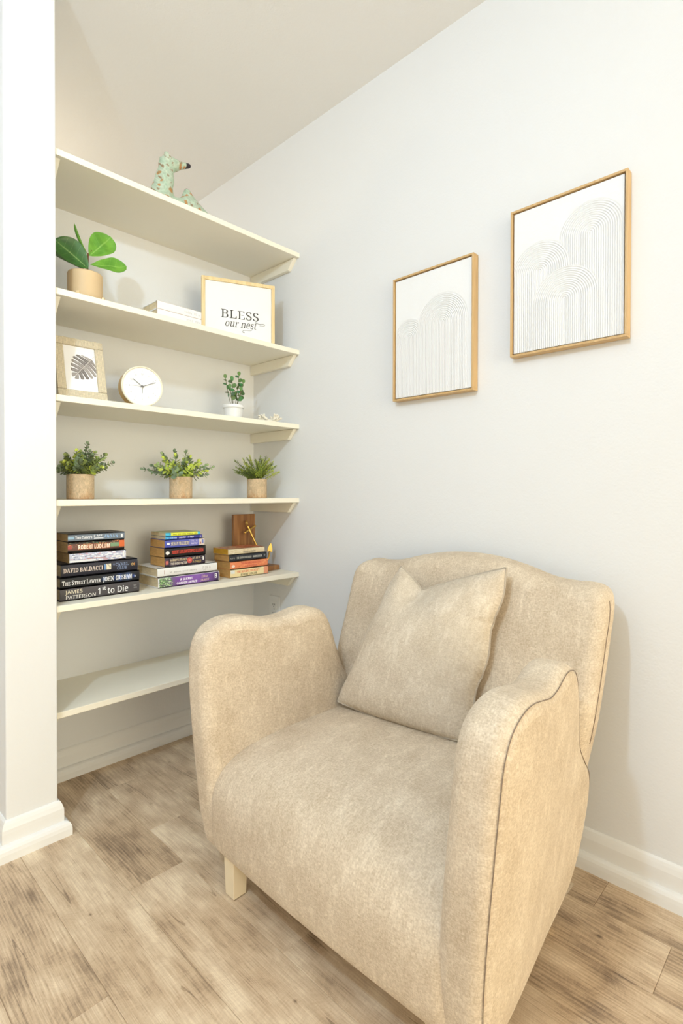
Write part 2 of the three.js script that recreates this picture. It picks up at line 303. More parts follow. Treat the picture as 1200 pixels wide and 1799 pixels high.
// ------------------------------------------------------------------ armchair (faces -x, back to the right wall)
// closed outline -> soft slab; map(a, b, d) turns outline coordinates and depth into the chair's space
function softSlab(ctrl, N, half, R, bulge, map, tension = .5) {
  const cv = new THREE.CatmullRomCurve3(ctrl.map(([a, b]) => V(a, b, 0)), true, 'centripetal', tension), P = cv.getSpacedPoints(N).slice(0, N);
  let area = 0; for (let i = 0; i < N; i++) { const q = P[(i + 1) % N]; area += P[i].x * q.y - q.x * P[i].y; }
  const sg = Math.sign(area), Nn = P.map((p, i) => { const a = P[(i + N - 1) % N], b = P[(i + 1) % N], t = b.clone().sub(a).normalize(); return V(t.y * sg, -t.x * sg, 0); });
  const C = P.reduce((s, p) => s.add(p), V(0, 0, 0)).multiplyScalar(1 / N);
  const step = cv.getLength() / N; let Ri = P.map((p, i) => { const a = Nn[(i + N - 2) % N], b = Nn[(i + 2) % N], turn = Math.acos(clamp(a.dot(b), -1, 1)), convex = (a.x * b.y - a.y * b.x) * sg > 0; return convex && turn > .02 ? Math.min(R, .5 * 4 * step / turn) : R; });
  for (let k = 0; k < 14; k++) Ri = Ri.map((r, i) => Math.min(r, (Ri[(i + N - 1) % N] + r + Ri[(i + 1) % N]) / 3));       // rounding eased into tight corners
  const faceR = [.08, .25, .42, .58, .72, .84, .93, 1];
  const depthOf = (r) => half + bulge * (1 - r * r);
  const arcs = [15, 30, 45, 60, 75, 90];
  const pos = [], uv = [], idx = [], put = (a, b, d) => { const q = map(a, b, d); pos.push(q.x, q.y, q.z); uv.push(a + d * .8, b + d * .8); };
  const list = [];
  for (const r of faceR) list.push({ r, s: 0, d: depthOf(r) });
  for (const a of arcs) list.push({ r: 1, s: Math.sin(a * Math.PI / 180), d: half - R + R * Math.cos(a * Math.PI / 180) });
  const full = [...list, ...list.slice().reverse().map((o) => ({ ...o, d: -o.d }))];
  for (const o of full) for (let i = 0; i < N; i++) {
    const px = P[i].x - Nn[i].x * Ri[i] * (1 - o.s), py = P[i].y - Nn[i].y * Ri[i] * (1 - o.s);
    put(C.x + (px - C.x) * o.r, C.y + (py - C.y) * o.r, o.d);
  }
  for (let k = 0; k + 1 < full.length; k++) for (let i = 0; i < N; i++) {
    const j = (i + 1) % N, a = k * N + i, b = k * N + j, c = (k + 1) * N + j, d = (k + 1) * N + i;
    idx.push(a, d, b, b, d, c);
  }
  for (const [row, dd, flip] of [[0, depthOf(0), false], [full.length - 1, -depthOf(0), true]]) {
    const ci = pos.length / 3; put(C.x, C.y, dd);
    for (let i = 0; i < N; i++) { const a = row * N + i, b = row * N + (i + 1) % N; flip ? idx.push(ci, b, a) : idx.push(ci, a, b); }
  }
  const g = new THREE.BufferGeometry(); g.setAttribute('position', new THREE.Float32BufferAttribute(pos, 3)); g.setAttribute('uv', new THREE.Float32BufferAttribute(uv, 2)); g.setIndex(idx); g.computeVertexNormals();
  // outward check
  const p = g.attributes.position, n = g.attributes.normal; let sum = 0; const cc = map(C.x, C.y, 0);
  for (let i = 0; i < p.count; i += 7) sum += (p.getX(i) - cc.x) * n.getX(i) + (p.getY(i) - cc.y) * n.getY(i) + (p.getZ(i) - cc.z) * n.getZ(i);
  if (sum < 0) { for (let i = 0; i < idx.length; i += 3) { const t = idx[i]; idx[i] = idx[i + 1]; idx[i + 1] = t; } g.setIndex(idx); g.computeVertexNormals(); }
  const rimA = faceR.length - 1, rimB = full.length - faceR.length, across = [0]; for (let k = 1; k < full.length; k++) across.push(across[k - 1] + (k > rimA && k <= rimB ? (full[k].r === 1 && Math.abs(full[k].d - full[k - 1].d) > .02 ? Math.abs(full[k].d - full[k - 1].d) : R * Math.PI / 12) : 0));
  const flat = g.toNonIndexed(), ind = g.index.array, nuv = flat.attributes.uv, ringOf = (v) => Math.floor(v / N), total = N * full.length;
  for (let t = 0; t < ind.length; t += 3) {
    const vs = [ind[t], ind[t + 1], ind[t + 2]]; if (vs.some((v) => v >= total)) continue;
    if (vs.every((v) => ringOf(v) >= rimA && ringOf(v) <= rimB)) { const wrap = vs.some((v) => v % N === N - 1) && vs.some((v) => v % N === 0); vs.forEach((v, q) => { let i = v % N; if (wrap && i === 0) i = N; nuv.setXY(t + q, i * step, across[ringOf(v)] + 3.3); }); }
    else vs.forEach((v, q) => { const o = full[ringOf(v)]; nuv.setXY(t + q, nuv.getX(t + q) - o.d * .8, nuv.getY(t + q) - o.d * .8); });
  }
  return { geo: flat, outline: P, normals: Nn };
}
const CZ = 1.18;
const chair = thing('armchair', 'beige chenille armchair with scooped arms and camel back by the white wall', 'armchair', [0, 0, CZ]);
const backX = (y) => -.185 + .36 * (y - .45) * smooth(.1, .6, y) ;                 // rear lean of the back
{
  // arms
  const armOutline = [[-.735, .095], [-.757, .16], [-.768, .28], [-.774, .42], [-.774, .54], [-.766, .605], [-.742, .645], [-.703, .665], [-.655, .669], [-.60, .659], [-.548, .648], [-.50, .651], [-.455, .661], [-.41, .660], [-.374, .644], [-.350, .608], [-.325, .53], [-.296, .455], [-.255, .41], [-.214, .365], [-.203, .29], [-.228, .19], [-.282, .122], [-.34, .097], [-.45, .09], [-.60, .09], [-.70, .0905]];
  for (const s of [-1, 1]) {
    const map = (x, y, d) => {
      const c = .318 + .045 * smooth(.05, .7, y) + .040 * smooth(-.30, -.75, x);
      return V(x, y, s * (c + d));
    };
    const a = softSlab(armOutline, 220, .047, .032, .010, map);
    const arm = obj('arm', a.geo, FABRIC, chair);
    const ring = []; for (let i = 0; i < a.outline.length; i += 2) { const p = a.outline[i], q = a.normals[i]; ring.push(map(p.x - q.x * .0115, p.y - q.y * .0115, .0415)); }
        obj('seam', new THREE.TubeGeometry(new THREE.CatmullRomCurve3(ring, true), 220, .0008, 5, true), SEAM, arm);
  }
  // back: outline across (w) and up (h), leaning backwards
  const backOutline = [[-.335, .16], [-.365, .3], [-.392, .46], [-.396, .52], [-.399, .66], [-.400, .705], [-.3975, .738], [-.388, .760], [-.369, .773], [-.343, .777], [-.31, .776], [-.25, .781], [-.17, .802], [-.08, .818], [0, .822], [.08, .818], [.17, .802], [.25, .781], [.31, .776], [.343, .777], [.369, .773], [.388, .760], [.3975, .738], [.400, .705], [.399, .66], [.396, .52], [.392, .46], [.365, .3], [.335, .16], [.2, .13], [0, .13], [-.2, .13]];
  const bmap = (w, h, d) => V(backX(h) - .052 + d * .98, h + d * .12 * smooth(.2, .5, h), w * (1 + .0 * h));
  const b = softSlab(backOutline, 300, .052, .034, .008, bmap);
  const back = obj('backrest', b.geo, FABRIC, chair);
  const ring = []; for (let i = 0; i < b.outline.length; i += 2) { const p = b.outline[i], q = b.normals[i]; if (p.y < .43 || p.y > .76 || p.x < .3) continue; ring.push([i, bmap(p.x + q.x * .0004, p.y + q.y * .0004, -.012)]); }
  const ordered = ring.map((q) => q[1]).sort((m, n2) => m.y - n2.y);
  obj('piping', new THREE.TubeGeometry(new THREE.CatmullRomCurve3(ordered), 60, .0012, 5, false), SEAM, back);
  // seat: top, waterfall front and front panel in one upholstered piece
  const path = new THREE.CatmullRomCurve3([[-.20, .345], [-.30, .352], [-.42, .354], [-.53, .350], [-.62, .341], [-.69, .325], [-.737, .298], [-.758, .262], [-.764, .21], [-.760, .15], [-.748, .108], [-.735, .094], [-.70, .088], [-.5, .088], [-.22, .088]].map(([x, y]) => V(x, y, 0)), false, 'centripetal');
  const NU = 72, NV = 130, pos = [], uv = [], idx = [], pts = path.getSpacedPoints(NV); let len = 0;
  for (let j = 0; j <= NV; j++) {
    if (j) len += pts[j].distanceTo(pts[j - 1]);
    for (let i = 0; i <= NU; i++) {
      const u = -1 + 2 * i / NU, top = smooth(.24, .335, pts[j].y), frontal = smooth(-.66, -.75, pts[j].x) * smooth(.09, .13, pts[j].y);
      const crown = .032 * (1 - Math.pow(Math.abs(u), 2.4)), tuck = smooth(.93, 1, Math.abs(u));
      const x = pts[j].x - frontal * (.016 * (1 - u * u) - .010 * tuck), y = pts[j].y + top * (crown - .012 * tuck) - .004 * (1 - top) * (1 - frontal) * 0;
      pos.push(x, y, u * .348); uv.push(u * .348, len);
    }
  }
  const rowN = NU + 1;
  for (let j = 0; j < NV; j++) for (let i = 0; i < NU; i++) { const a = j * rowN + i, c = a + rowN; idx.push(a, c, a + 1, a + 1, c, c + 1); }
  const g = new THREE.BufferGeometry(); g.setAttribute('position', new THREE.Float32BufferAttribute(pos, 3)); g.setAttribute('uv', new THREE.Float32BufferAttribute(uv, 2)); g.setIndex(idx); g.computeVertexNormals();
  if (g.attributes.normal.getY(20 * rowN + 36) < 0) { for (let i = 0; i < idx.length; i += 3) { const t = idx[i]; idx[i] = idx[i + 1]; idx[i + 1] = t; } g.setIndex(idx); g.computeVertexNormals(); }
  obj('seat', g, FABRIC, chair);
  // legs
  const legMat = std({ color: rgb(236, 218, 186), roughness: .4 });
  for (const [x, z] of [[-.7185, -.292], [-.7185, .31], [-.29, -.292], [-.29, .292]]) {
    const leg = rb(-.0195, .0195, .002, .105, -.0185, .0185, .0015), p = leg.attributes.position;
    for (let i = 0; i < p.count; i++) { const k = mix(.95, 1.12, clamp(p.getY(i) / .1)); p.setX(i, p.getX(i) * k); p.setZ(i, p.getZ(i) * k); }
    leg.computeVertexNormals();
    const L = obj('leg', leg, legMat, chair); L.position.set(x, 0, z);
    obj('glide', new THREE.CylinderGeometry(.015, .015, .003, 16).translate(0, .0015, 0), M.ink, L);
  }
}
// scatter cushion leaning on the chair back
{
  const c = thing('throw_pillow', 'square beige twill pillow with a dented top, leaning in the armchair', 'pillow', [-.33, .375, 1.10]);
  const at = V(-.33, .375, 1.10);
  const BL = V(-.372, .388, .905), BR = V(-.345, .392, 1.312), TL = V(-.212, .780, 1.008), TR = V(-.205, .808, 1.352);
  const N = 72, faces = [];
  const nrm = BR.clone().sub(BL).cross(TL.clone().sub(BL)).normalize(); if (nrm.x > 0) nrm.negate();
  const upv = TL.clone().sub(BL).normalize();
  for (const side of [1, -1]) {
    const pos = [], uv = [], idx = [];
    for (let j = 0; j <= N; j++) for (let i = 0; i <= N; i++) {
      const u = i / N, v = j / N, U = 2 * u - 1, W = 2 * v - 1;
      const a = BL.clone().lerp(BR, u), b = TL.clone().lerp(TR, u), p = a.lerp(b, v);
      const pinch = 1 - .055 * (1 - W * W) * U * U * 0;                                      // keep edges near straight
      const e = (1 - Math.pow(Math.abs(U), 2.6)) * (1 - Math.pow(Math.abs(W), 2.6));
      let th = .078 * Math.pow(Math.max(e, 0), .55);
      const dent = Math.exp(-Math.pow((u - .37 - .10 * (1 - v)) / .16, 2)) * smooth(.52, 1, v);
      const vcrease = u < .34 ? u / .34 : 1 - (u - .34) / .66;
      p.addScaledVector(upv, -.074 * Math.pow(smooth(.55, 1, v), 1.3) * Math.pow(vcrease, 1.15));
      p.addScaledVector(upv, -.010 * (1 - U * U) * (1 - v) * (1 - v));
      th *= 1 - .55 * dent;
      const crease = Math.exp(-Math.pow((u - .98 + .10 * (v - .7)) / .10, 2)) * (Math.exp(-Math.pow((v - .66) / .014, 2)) + .8 * Math.exp(-Math.pow((v - .36) / .016, 2)));
      th -= .006 * crease * (side > 0 ? 1 : 0);
      th += .0022 * (vn(u * 9, v * 9, 55) - .5) * Math.min(1, e * 4) * 2;
      // edge waves
      p.addScaledVector(BR.clone().sub(BL).normalize(), .005 * (Math.abs(U) > .9 ? 1 : 0) * (Math.abs(U) - .9) * 10 * Math.sin(v * 17) * Math.sign(U));
      if (side < 0) th *= .42;
      p.addScaledVector(nrm, side * th).sub(at); pos.push(p.x, p.y, p.z); uv.push(u * .43, v * .45 + (side < 0 ? .5 : 0));
    }
    const r = N + 1; for (let j = 0; j < N; j++) for (let i = 0; i < N; i++) { const a = j * r + i; side > 0 ? idx.push(a, a + r, a + 1, a + 1, a + r, a + r + 1) : idx.push(a, a + 1, a + r, a + 1, a + r + 1, a + r); }
    const g = new THREE.BufferGeometry(); g.setAttribute('position', new THREE.Float32BufferAttribute(pos, 3)); g.setAttribute('uv', new THREE.Float32BufferAttribute(uv, 2)); g.setIndex(idx); g.computeVertexNormals();
    const mid = (N / 2) * r + N / 2; const gn = V(g.attributes.normal.getX(mid), g.attributes.normal.getY(mid), g.attributes.normal.getZ(mid));
    if (gn.dot(nrm) * side < 0) { for (let i = 0; i < idx.length; i += 3) { const t = idx[i]; idx[i] = idx[i + 1]; idx[i + 1] = t; } g.setIndex(idx); g.computeVertexNormals(); }
    faces.push(g);
    if (side > 0) {
      const ring = []; const pick = (i, j) => ring.push(V(pos[3 * (j * r + i)], pos[3 * (j * r + i) + 1], pos[3 * (j * r + i) + 2]));
      for (let i = 0; i < N; i += 2) pick(i, 0); for (let j = 0; j < N; j += 2) pick(N, j); for (let i = N; i > 0; i -= 2) pick(i, N); for (let j = N; j > 0; j -= 2) pick(0, j);
      obj('edge_seam', new THREE.TubeGeometry(new THREE.CatmullRomCurve3(ring, true), 300, .0028, 6, true), CUSHION, c);
    }
  }
  obj('cover', join(faces), CUSHION, c);
}
console.log('chair done');

// ------------------------------------------------------------------ framed reliefs on the right wall
function reliefTex(w, h, arches) {            // ridges of white plaster drawn by a comb; coordinates in metres from the lower far corner
  const S = 1024, T = Math.round(S * h / w), p = .0056;
  return dataTex(S, T, (u, v) => {
    const x = u * w, y = v * h; let k = null;
    for (const [cx, cy, R, base] of arches) {
      const d = y >= cy ? Math.hypot(x - cx, y - cy) : Math.abs(x - cx);
      if (d < R && y > base) { k = .5 + .5 * Math.cos(2 * Math.PI * d / p) ; if (R - d < p * .3) k = .2; break; }
    }
    if (k === null) k = .62 + .25 * (fbm(u * 30, v * 40, 71, 30, 40, 3) - .5);
    k += .10 * (vn(u * 120, v * 160, 75, 120, 160) - .5);
    return [255 * k, 255 * k, 255 * k];
  }, false);
}
function wallFrame(label, y0, y1, z0, z1, arches, group) {
  const t = thing('framed_relief', label, 'picture', [0, y0, (z0 + z1) / 2], 0, group), w = z1 - z0, h = y1 - y0, m = .0062, D = .030;
  const side = (a0, a1, b0, b1) => metreUV(rb(-D, -.0015, b0, b1, a0, a1, .0008));
  obj('frame_rail', side(-w / 2, w / 2, h - m, h), M.oakFrame, t); obj('frame_rail', side(-w / 2, w / 2, 0, m), M.oakFrame, t);
  obj('frame_stile', side(-w / 2, -w / 2 + m, m, h - m), M.oakFrame, t); obj('frame_stile', side(w / 2 - m, w / 2, m, h - m), M.oakFrame, t);
  obj('backing', bb(-.006, -.002, m, h - m, -w / 2 + m, w / 2 - m), std({ color: rgb(96, 74, 54), roughness: .9 }), t);
  const cw = w - 2 * m - .006, ch = h - 2 * m - .006;
  const g = rb(-.0255, -.006, m + .003, h - m - .003, -cw / 2, cw / 2, .001).toNonIndexed(), p = g.attributes.position, uv = [];
  for (let i = 0; i < p.count; i++) uv.push((p.getZ(i) + cw / 2) / cw, (p.getY(i) - m - .003) / ch);
  g.setAttribute('uv', new THREE.Float32BufferAttribute(uv, 2));
  obj('relief_canvas', g, std({ color: rgb(243, 243, 243), roughness: .7, bumpMap: reliefTex(cw, ch, arches.map(([z, y, R, b]) => [z - z0 - m - .003, y - y0 - m - .003, R, b ? b - y0 - m : -1])), bumpScale: .0014 }), t);
}
wallFrame('light oak framed white relief with two combed arches, beside the shelves', 1.316, 1.736, .834, 1.1465, [[1.030, 1.549, .095], [.898, 1.524, .062]], 'framed white reliefs');
wallFrame('light oak framed white relief with three overlapping combed arches', 1.3935, 1.8128, 1.266, 1.578, [[1.421, 1.528, .087], [1.351, 1.621, .083], [1.487, 1.685, .083]], 'framed white reliefs');

// ------------------------------------------------------------------ books
function spineGeo(W, T, D, bulge) {            // x along the book, y thickness, spine facing +z with rounded back
  const n = 10, front = [], uv = [], pos = [];
  const prof = []; for (let i = 0; i <= n; i++) { const a = i / n, y = a * T, z = bulge * Math.sqrt(Math.max(0, 1 - Math.pow(2 * a - 1, 2) * .96)) - bulge; prof.push([y, z]); }
  const quad = (a, b, c, d, ua, ub, uc, ud) => { for (const [q, w] of [[a, ua], [b, ub], [c, uc], [a, ua], [c, uc], [d, ud]]) { pos.push(...q); uv.push(...w); } };
  for (let i = 0; i < n; i++) { const [y0, z0] = prof[i], [y1, z1] = prof[i + 1]; quad([-W / 2, y0, z0], [W / 2, y0, z0], [W / 2, y1, z1], [-W / 2, y1, z1], [0, i / n], [1, i / n], [1, (i + 1) / n], [0, (i + 1) / n]); }
  for (const s of [-1, 1]) for (let i = 0; i < n; i++) { const [y0, z0] = prof[i], [y1, z1] = prof[i + 1], x = s * W / 2, q = [[x, y0, z0], [x, y0, -D], [x, y1, -D], [x, y1, z1]], w = s < 0 ? [.002, i / n] : [.998, i / n]; s > 0 ? quad(q[0], q[1], q[2], q[3], w, w, w, w) : quad(q[3], q[2], q[1], q[0], w, w, w, w); }
  quad([W / 2, 0, -D], [-W / 2, 0, -D], [-W / 2, T, -D], [W / 2, T, -D], [.9, .02], [.1, .02], [.1, .98], [.9, .98]);
  quad([-W / 2, 0, -D], [W / 2, 0, -D], [W / 2, 0, prof[0][1]], [-W / 2, 0, prof[0][1]], [0, 0], [1, 0], [1, .01], [0, .01]);
  quad([-W / 2, T, prof[n][1]], [W / 2, T, prof[n][1]], [W / 2, T, -D], [-W / 2, T, -D], [0, .99], [1, .99], [1, 1], [0, 1]);
  const g = new THREE.BufferGeometry(); g.setAttribute('position', new THREE.Float32BufferAttribute(pos, 3)); g.setAttribute('uv', new THREE.Float32BufferAttribute(uv, 2)); g.computeVertexNormals(); return g;
}
const pageTex = (c) => { const t = dataTex(64, 256, (u, v) => { const k = .88 + .12 * vn(u * 4, v * 128, 91, 4, 128) + .08 * (vn(u * 8, v * 8, 93, 8, 8) - .5); return c.map((q) => q * k); }); t.repeat.set(10, 24); return std({ map: t, roughness: .9 }); };
const PAGES = { tan: pageTex([205, 170, 118]), cream: pageTex([232, 212, 172]), amber: pageTex([214, 164, 96]), yellow: pageTex([214, 160, 44]) };
function book(label, x0, x1, y0, y1, zs, depth, o) {
  const W = x1 - x0, T = y1 - y0, t = thing(o.hard ? 'hardcover_book' : 'paperback_book', label, 'book', [(x0 + x1) / 2, y0, zs], o.turn || 0, o.group), c = o.hard ? .0026 : .0009, over = o.hard ? .004 : .0004;
  const cov = std({ color: rgb(...o.cover), roughness: o.hard ? .45 : .4 });
  const sp = spineGeo(W, T, o.hard ? .003 : .0015, o.hard ? .006 : .003);
  obj('spine', sp, std({ map: canvasTex(640, Math.max(48, Math.round(640 * T / W)), o.draw), roughness: .38 }), t);
  const zb = -(o.hard ? .003 : .0015);
  obj('front_cover', bb(-W / 2, W / 2, T - c, T - .0001, -depth, zb), o.topArt ? std({ map: o.topArt, roughness: .4 }) : cov, t);
  obj('back_cover', bb(-W / 2, W / 2, .0001, c, -depth, zb), cov, t);
  obj('page_block', metreUV(bb(-W / 2 + over, W / 2 - over, c, T - c, -depth + over, zb)), PAGES[o.pages || 'tan'], t);
  return t;
}
const font = (g, px, fam = 'sans-serif', style = '') => { g.font = `${style} ${px}px ${fam}`.trim(); };
function fit(g, s, x, y, w, h, fam, style, col, stroke) {          // text squeezed into a box (x, y = left, baseline)
  font(g, h, fam, style); const m = g.measureText(s).width || 1; g.save(); g.translate(x, y); g.scale(w / m, 1); g.fillStyle = col; g.textAlign = 'left'; g.textBaseline = 'alphabetic';
  if (stroke) { g.strokeStyle = stroke; g.lineWidth = h * .12; g.strokeText(s, 0, 0); } g.fillText(s, 0, 0); g.restore();
}
const fillAll = (g, w, h, c) => { g.fillStyle = c; g.fillRect(0, 0, w, h); };
function speckle(g, w, h, cols, n, s, seed) { const r = rng(seed); for (let i = 0; i < n; i++) { g.fillStyle = cols[Math.floor(r() * cols.length)]; g.fillRect(r() * w, r() * h, s * (1 + r() * 3), s * (.4 + r())); } }
function strokes(g, x, y, w, h, col, seed) {                        // lettering too small to read in the photograph
  const r = rng(seed); g.strokeStyle = col; g.lineWidth = Math.max(1.5, h * .13); for (let p = x; p < x + w - h * .4; p += h * (.62 + .2 * r())) {
    if (r() < .12) { p += h * .2; continue; } const c = h * .42, k = Math.floor(r() * 4); g.beginPath();
    if (k === 0) { g.moveTo(p, y); g.lineTo(p, y - h * .7); g.lineTo(p + c, y); g.lineTo(p + c, y - h * .7); } else if (k === 1) { g.ellipse(p + c / 2, y - h * .35, c / 2, h * .33, 0, 0, 6.3); } else if (k === 2) { g.moveTo(p, y); g.lineTo(p, y - h * .7); g.lineTo(p + c, y - h * .7); g.moveTo(p, y - h * .35); g.lineTo(p + c * .8, y - h * .35); } else { g.moveTo(p, y); g.lineTo(p + c / 2, y - h * .7); g.lineTo(p + c, y); }
    g.stroke();
  }
}
const ZA = .262, YB = .6665;
// first stack
book('charcoal hardcover with large white lettering, bottom of the dark stack', -.917, -.6685, YB, .7055, ZA, .160, { hard: true, cover: [62, 58, 60], pages: 'cream', group: 'books of the dark stack', draw: (g, w, h) => { fillAll(g, w, h, '#4b474a'); fit(g, 'JAMES', 40, h * .46, 130, h * .40, 'sans-serif', '', '#e9dfc4'); fit(g, 'PATTERSON', 40, h * .88, 235, h * .40, 'sans-serif', '', '#f2f0ea'); fit(g, '1', 285, h * .80, 34, h * .74, 'sans-serif', '', '#fff'); fit(g, 'st', 322, h * .47, 32, h * .38, 'sans-serif', '', '#fff'); fit(g, 'to Die', 366, h * .80, 178, h * .70, 'sans-serif', '', '#fff'); strokes(g, 590, h * .45, 28, h * .14, '#aaa', 1); strokes(g, 590, h * .65, 28, h * .14, '#aaa', 2); } });
book('black hardcover with white lettering and a blue flare on its spine', -.917, -.669, .7058, .7385, ZA + .002, .160, { hard: true, cover: [26, 27, 32], pages: 'cream', group: 'books of the dark stack', draw: (g, w, h) => {
  fillAll(g, w, h, '#17181d'); for (const [x, rr, c] of [[340, 40, '#3f6fc4'], [470, 60, '#2f62d8'], [540, 60, '#5a8cf0'], [425, 45, '#20386e'], [590, 30, '#2b4fa8']]) { const q = g.createRadialGradient(x, h * .5, 2, x, h * .5, rr); q.addColorStop(0, c); q.addColorStop(1, 'rgba(23,24,29,0)'); g.fillStyle = q; g.fillRect(x - rr, 0, 2 * rr, h); }
  fit(g, 'T', 12, h * .74, 22, h * .6, 'serif', 'bold', '#fff'); fit(g, 'HE', 36, h * .74, 38, h * .46, 'serif', 'bold', '#fff'); fit(g, 'S', 84, h * .74, 20, h * .6, 'serif', 'bold', '#fff'); fit(g, 'TREET', 105, h * .74, 84, h * .46, 'serif', 'bold', '#fff'); fit(g, 'L', 198, h * .74, 20, h * .6, 'serif', 'bold', '#fff'); fit(g, 'AWYER', 218, h * .74, 92, h * .46, 'serif', 'bold', '#fff');
  fit(g, 'JOHN', 330, h * .72, 88, h * .60, 'serif', 'bold', '#fff'); fit(g, 'GRISHAM', 432, h * .72, 142, h * .60, 'serif', 'bold', '#fff'); strokes(g, 596, h * .62, 24, h * .26, '#ddd', 3); } });
book('navy black hardcover with cream and pale blue lettering', -.914, -.6745, .7388, .7795, ZA, .160, { hard: true, cover: [40, 40, 52], pages: 'cream', group: 'books of the dark stack', draw: (g, w, h) => { fillAll(g, w, h, '#2a2a36'); fit(g, 'DAVID BALDACCI', 16, h * .66, 318, h * .46, 'serif', 'bold', '#e8d9cc'); g.fillStyle = '#6f93c4'; g.fillRect(345, h * .25, 14, h * .45); g.fillStyle = '#e9e2c8'; g.fillRect(364, h * .24, 40, h * .46); g.fillStyle = '#50505c'; for (let i = 0; i < 5; i++) g.fillRect(370 + i * 6, h * (.28 + .07 * i), 14, 3); fit(g, 'THE', 418, h * .4, 18, h * .16, 'serif', '', '#9db4dd'); fit(g, 'CAMEL', 440, h * .48, 118, h * .34, 'serif', '', '#9db4dd'); fit(g, 'CLUB', 455, h * .78, 90, h * .34, 'serif', '', '#9db4dd'); g.strokeStyle = '#e6c477'; g.lineWidth = 4; g.beginPath(); g.arc(592, h * .45, 9, 0, 7); g.stroke(); g.fillStyle = '#c98646'; g.fillRect(604, h * .35, 9, h * .2); } });
book('silver white paperback lying on the navy hardcover', -.8885, -.7125, .7798, .8115, ZA - .004, .106, { cover: [24, 24, 28], pages: 'tan', group: 'books of the dark stack', draw: (g, w, h) => { fillAll(g, w, h, '#c9cde2'); speckle(g, w, h, ['#ffffff', '#aeb4cc', '#8d94b4', '#e2e8f4', '#d3a9b6'], 260, 9, 4); g.fillStyle = '#f4f8fb'; g.fillRect(0, h * .72, w * .45, h * .2); g.fillStyle = '#b9827e'; g.fillRect(w * .3, h * .62, w * .34, h * .06); g.fillStyle = '#eee'; g.fillRect(w * .74, h * .55, w * .16, h * .13); g.fillRect(w * .94, h * .2, w * .03, h * .5); g.fillStyle = '#17171c'; g.fillRect(0, h * .95, w, h * .05); } });
book('black paperback with orange and white thriller lettering', -.894, -.7185, .8118, .8465, ZA - .002, .106, { cover: [18, 16, 16], pages: 'tan', group: 'books of the dark stack', draw: (g, w, h) => { fillAll(g, w, h, '#1a1614'); g.fillStyle = '#6d4a40'; g.fillRect(0, h * .2, w, h * .58); speckle(g, w, h * .62, ['#e07a3e', '#9b5a44', '#cfa070', '#5f8f6a'], 130, 6, 9); g.fillStyle = '#7fa07c'; g.fillRect(w * .74, h * .28, w * .18, h * .36); g.fillStyle = '#e2703a'; g.fillRect(w * .9, h * .1, w * .1, h * .6); g.fillStyle = '#b2554e'; g.fillRect(0, h * .35, w * .07, h * .3); fit(g, 'ROBERT LUDLUM', w * .17, h * .70, w * .56, h * .52, 'sans-serif', 'bold', '#fff6ea', '#d2702c'); g.fillStyle = '#0d0b0b'; g.fillRect(0, h * .82, w, h * .18); } });
book('steel blue paperback on top of the dark stack', -.894, -.7185, .8468, .871, ZA, .106, { cover: [34, 36, 40], pages: 'tan', group: 'books of the dark stack', draw: (g, w, h) => { fillAll(g, w, h, '#77828f'); g.fillStyle = '#23262b'; g.fillRect(0, 0, w, h * .14); g.fillRect(0, h * .9, w, h * .1); g.fillStyle = '#9fc0d6'; g.fillRect(0, h * .35, w * .1, h * .35); fit(g, "Tom Clancy's", w * .12, h * .68, w * .29, h * .50, 'serif', 'bold', '#fff'); strokes(g, w * .44, h * .48, w * .17, h * .3, '#fff', 4); g.fillStyle = '#dfe4ea'; g.fillRect(w * .44, h * .62, w * .17, h * .14); strokes(g, w * .63, h * .70, w * .28, h * .5, '#9cc6f0', 5); g.fillStyle = '#eef2f5'; g.fillRect(w * .93, h * .3, w * .035, h * .45); } });
// second stack
book('purple hardcover with white lettering and green leaves on its spine', -.6005, -.3555, YB, .7045, ZA, .158, { hard: true, cover: [240, 238, 240], pages: 'cream', group: 'books of the pale stack', draw: (g, w, h) => { fillAll(g, w, h, '#f2f0f4'); const q = g.createLinearGradient(0, 0, w, 0); q.addColorStop(0, '#5b6a50'); q.addColorStop(.16, '#6f6a78'); q.addColorStop(.3, '#7a4b9c'); q.addColorStop(.62, '#8a5cb0'); q.addColorStop(.86, '#6d4a8e'); q.addColorStop(1, '#3a2a4c'); g.fillStyle = q; g.fillRect(10, h * .1, w - 16, h * .86); speckle(g, 130, h * .9, ['#7fb36a', '#b9d59a', '#58804c', '#e4efd4', '#6a9a58'], 150, 5, 21); fit(g, 'A SECRET', 215, h * .50, 130, h * .30, 'sans-serif', 'bold', '#fff'); fit(g, 'GARDEN AFFAIR', 180, h * .84, 215, h * .30, 'sans-serif', 'bold', '#fff'); fit(g, 'Erica', 440, h * .48, 66, h * .34, 'serif', 'italic', '#f0d8a8'); fit(g, 'JAMES', 430, h * .80, 92, h * .28, 'serif', 'italic', '#f0d8a8'); g.fillStyle = '#fff'; g.fillRect(588, h * .25, 24, h * .42); g.fillStyle = '#3a2a4c'; g.fillRect(595, h * .32, 10, h * .11); g.fillRect(595, h * .49, 10, h * .11); } });
book('plain white hardcover with faint grey lettering, above the purple one', -.6035, -.365, .7048, .7375, ZA, .158, { hard: true, cover: [236, 234, 230], pages: 'cream', group: 'books of the pale stack', draw: (g, w, h) => { fillAll(g, w, h, '#ecebe9'); g.fillStyle = '#c5a79c'; g.fillRect(64, h * .3, 5, h * .4); strokes(g, 125, h * .66, 290, h * .20, '#a8a5a3', 6); strokes(g, 450, h * .60, 112, h * .38, '#c3bfba', 7); strokes(g, 485, h * .82, 40, h * .14, '#b9b5b0', 8); } });
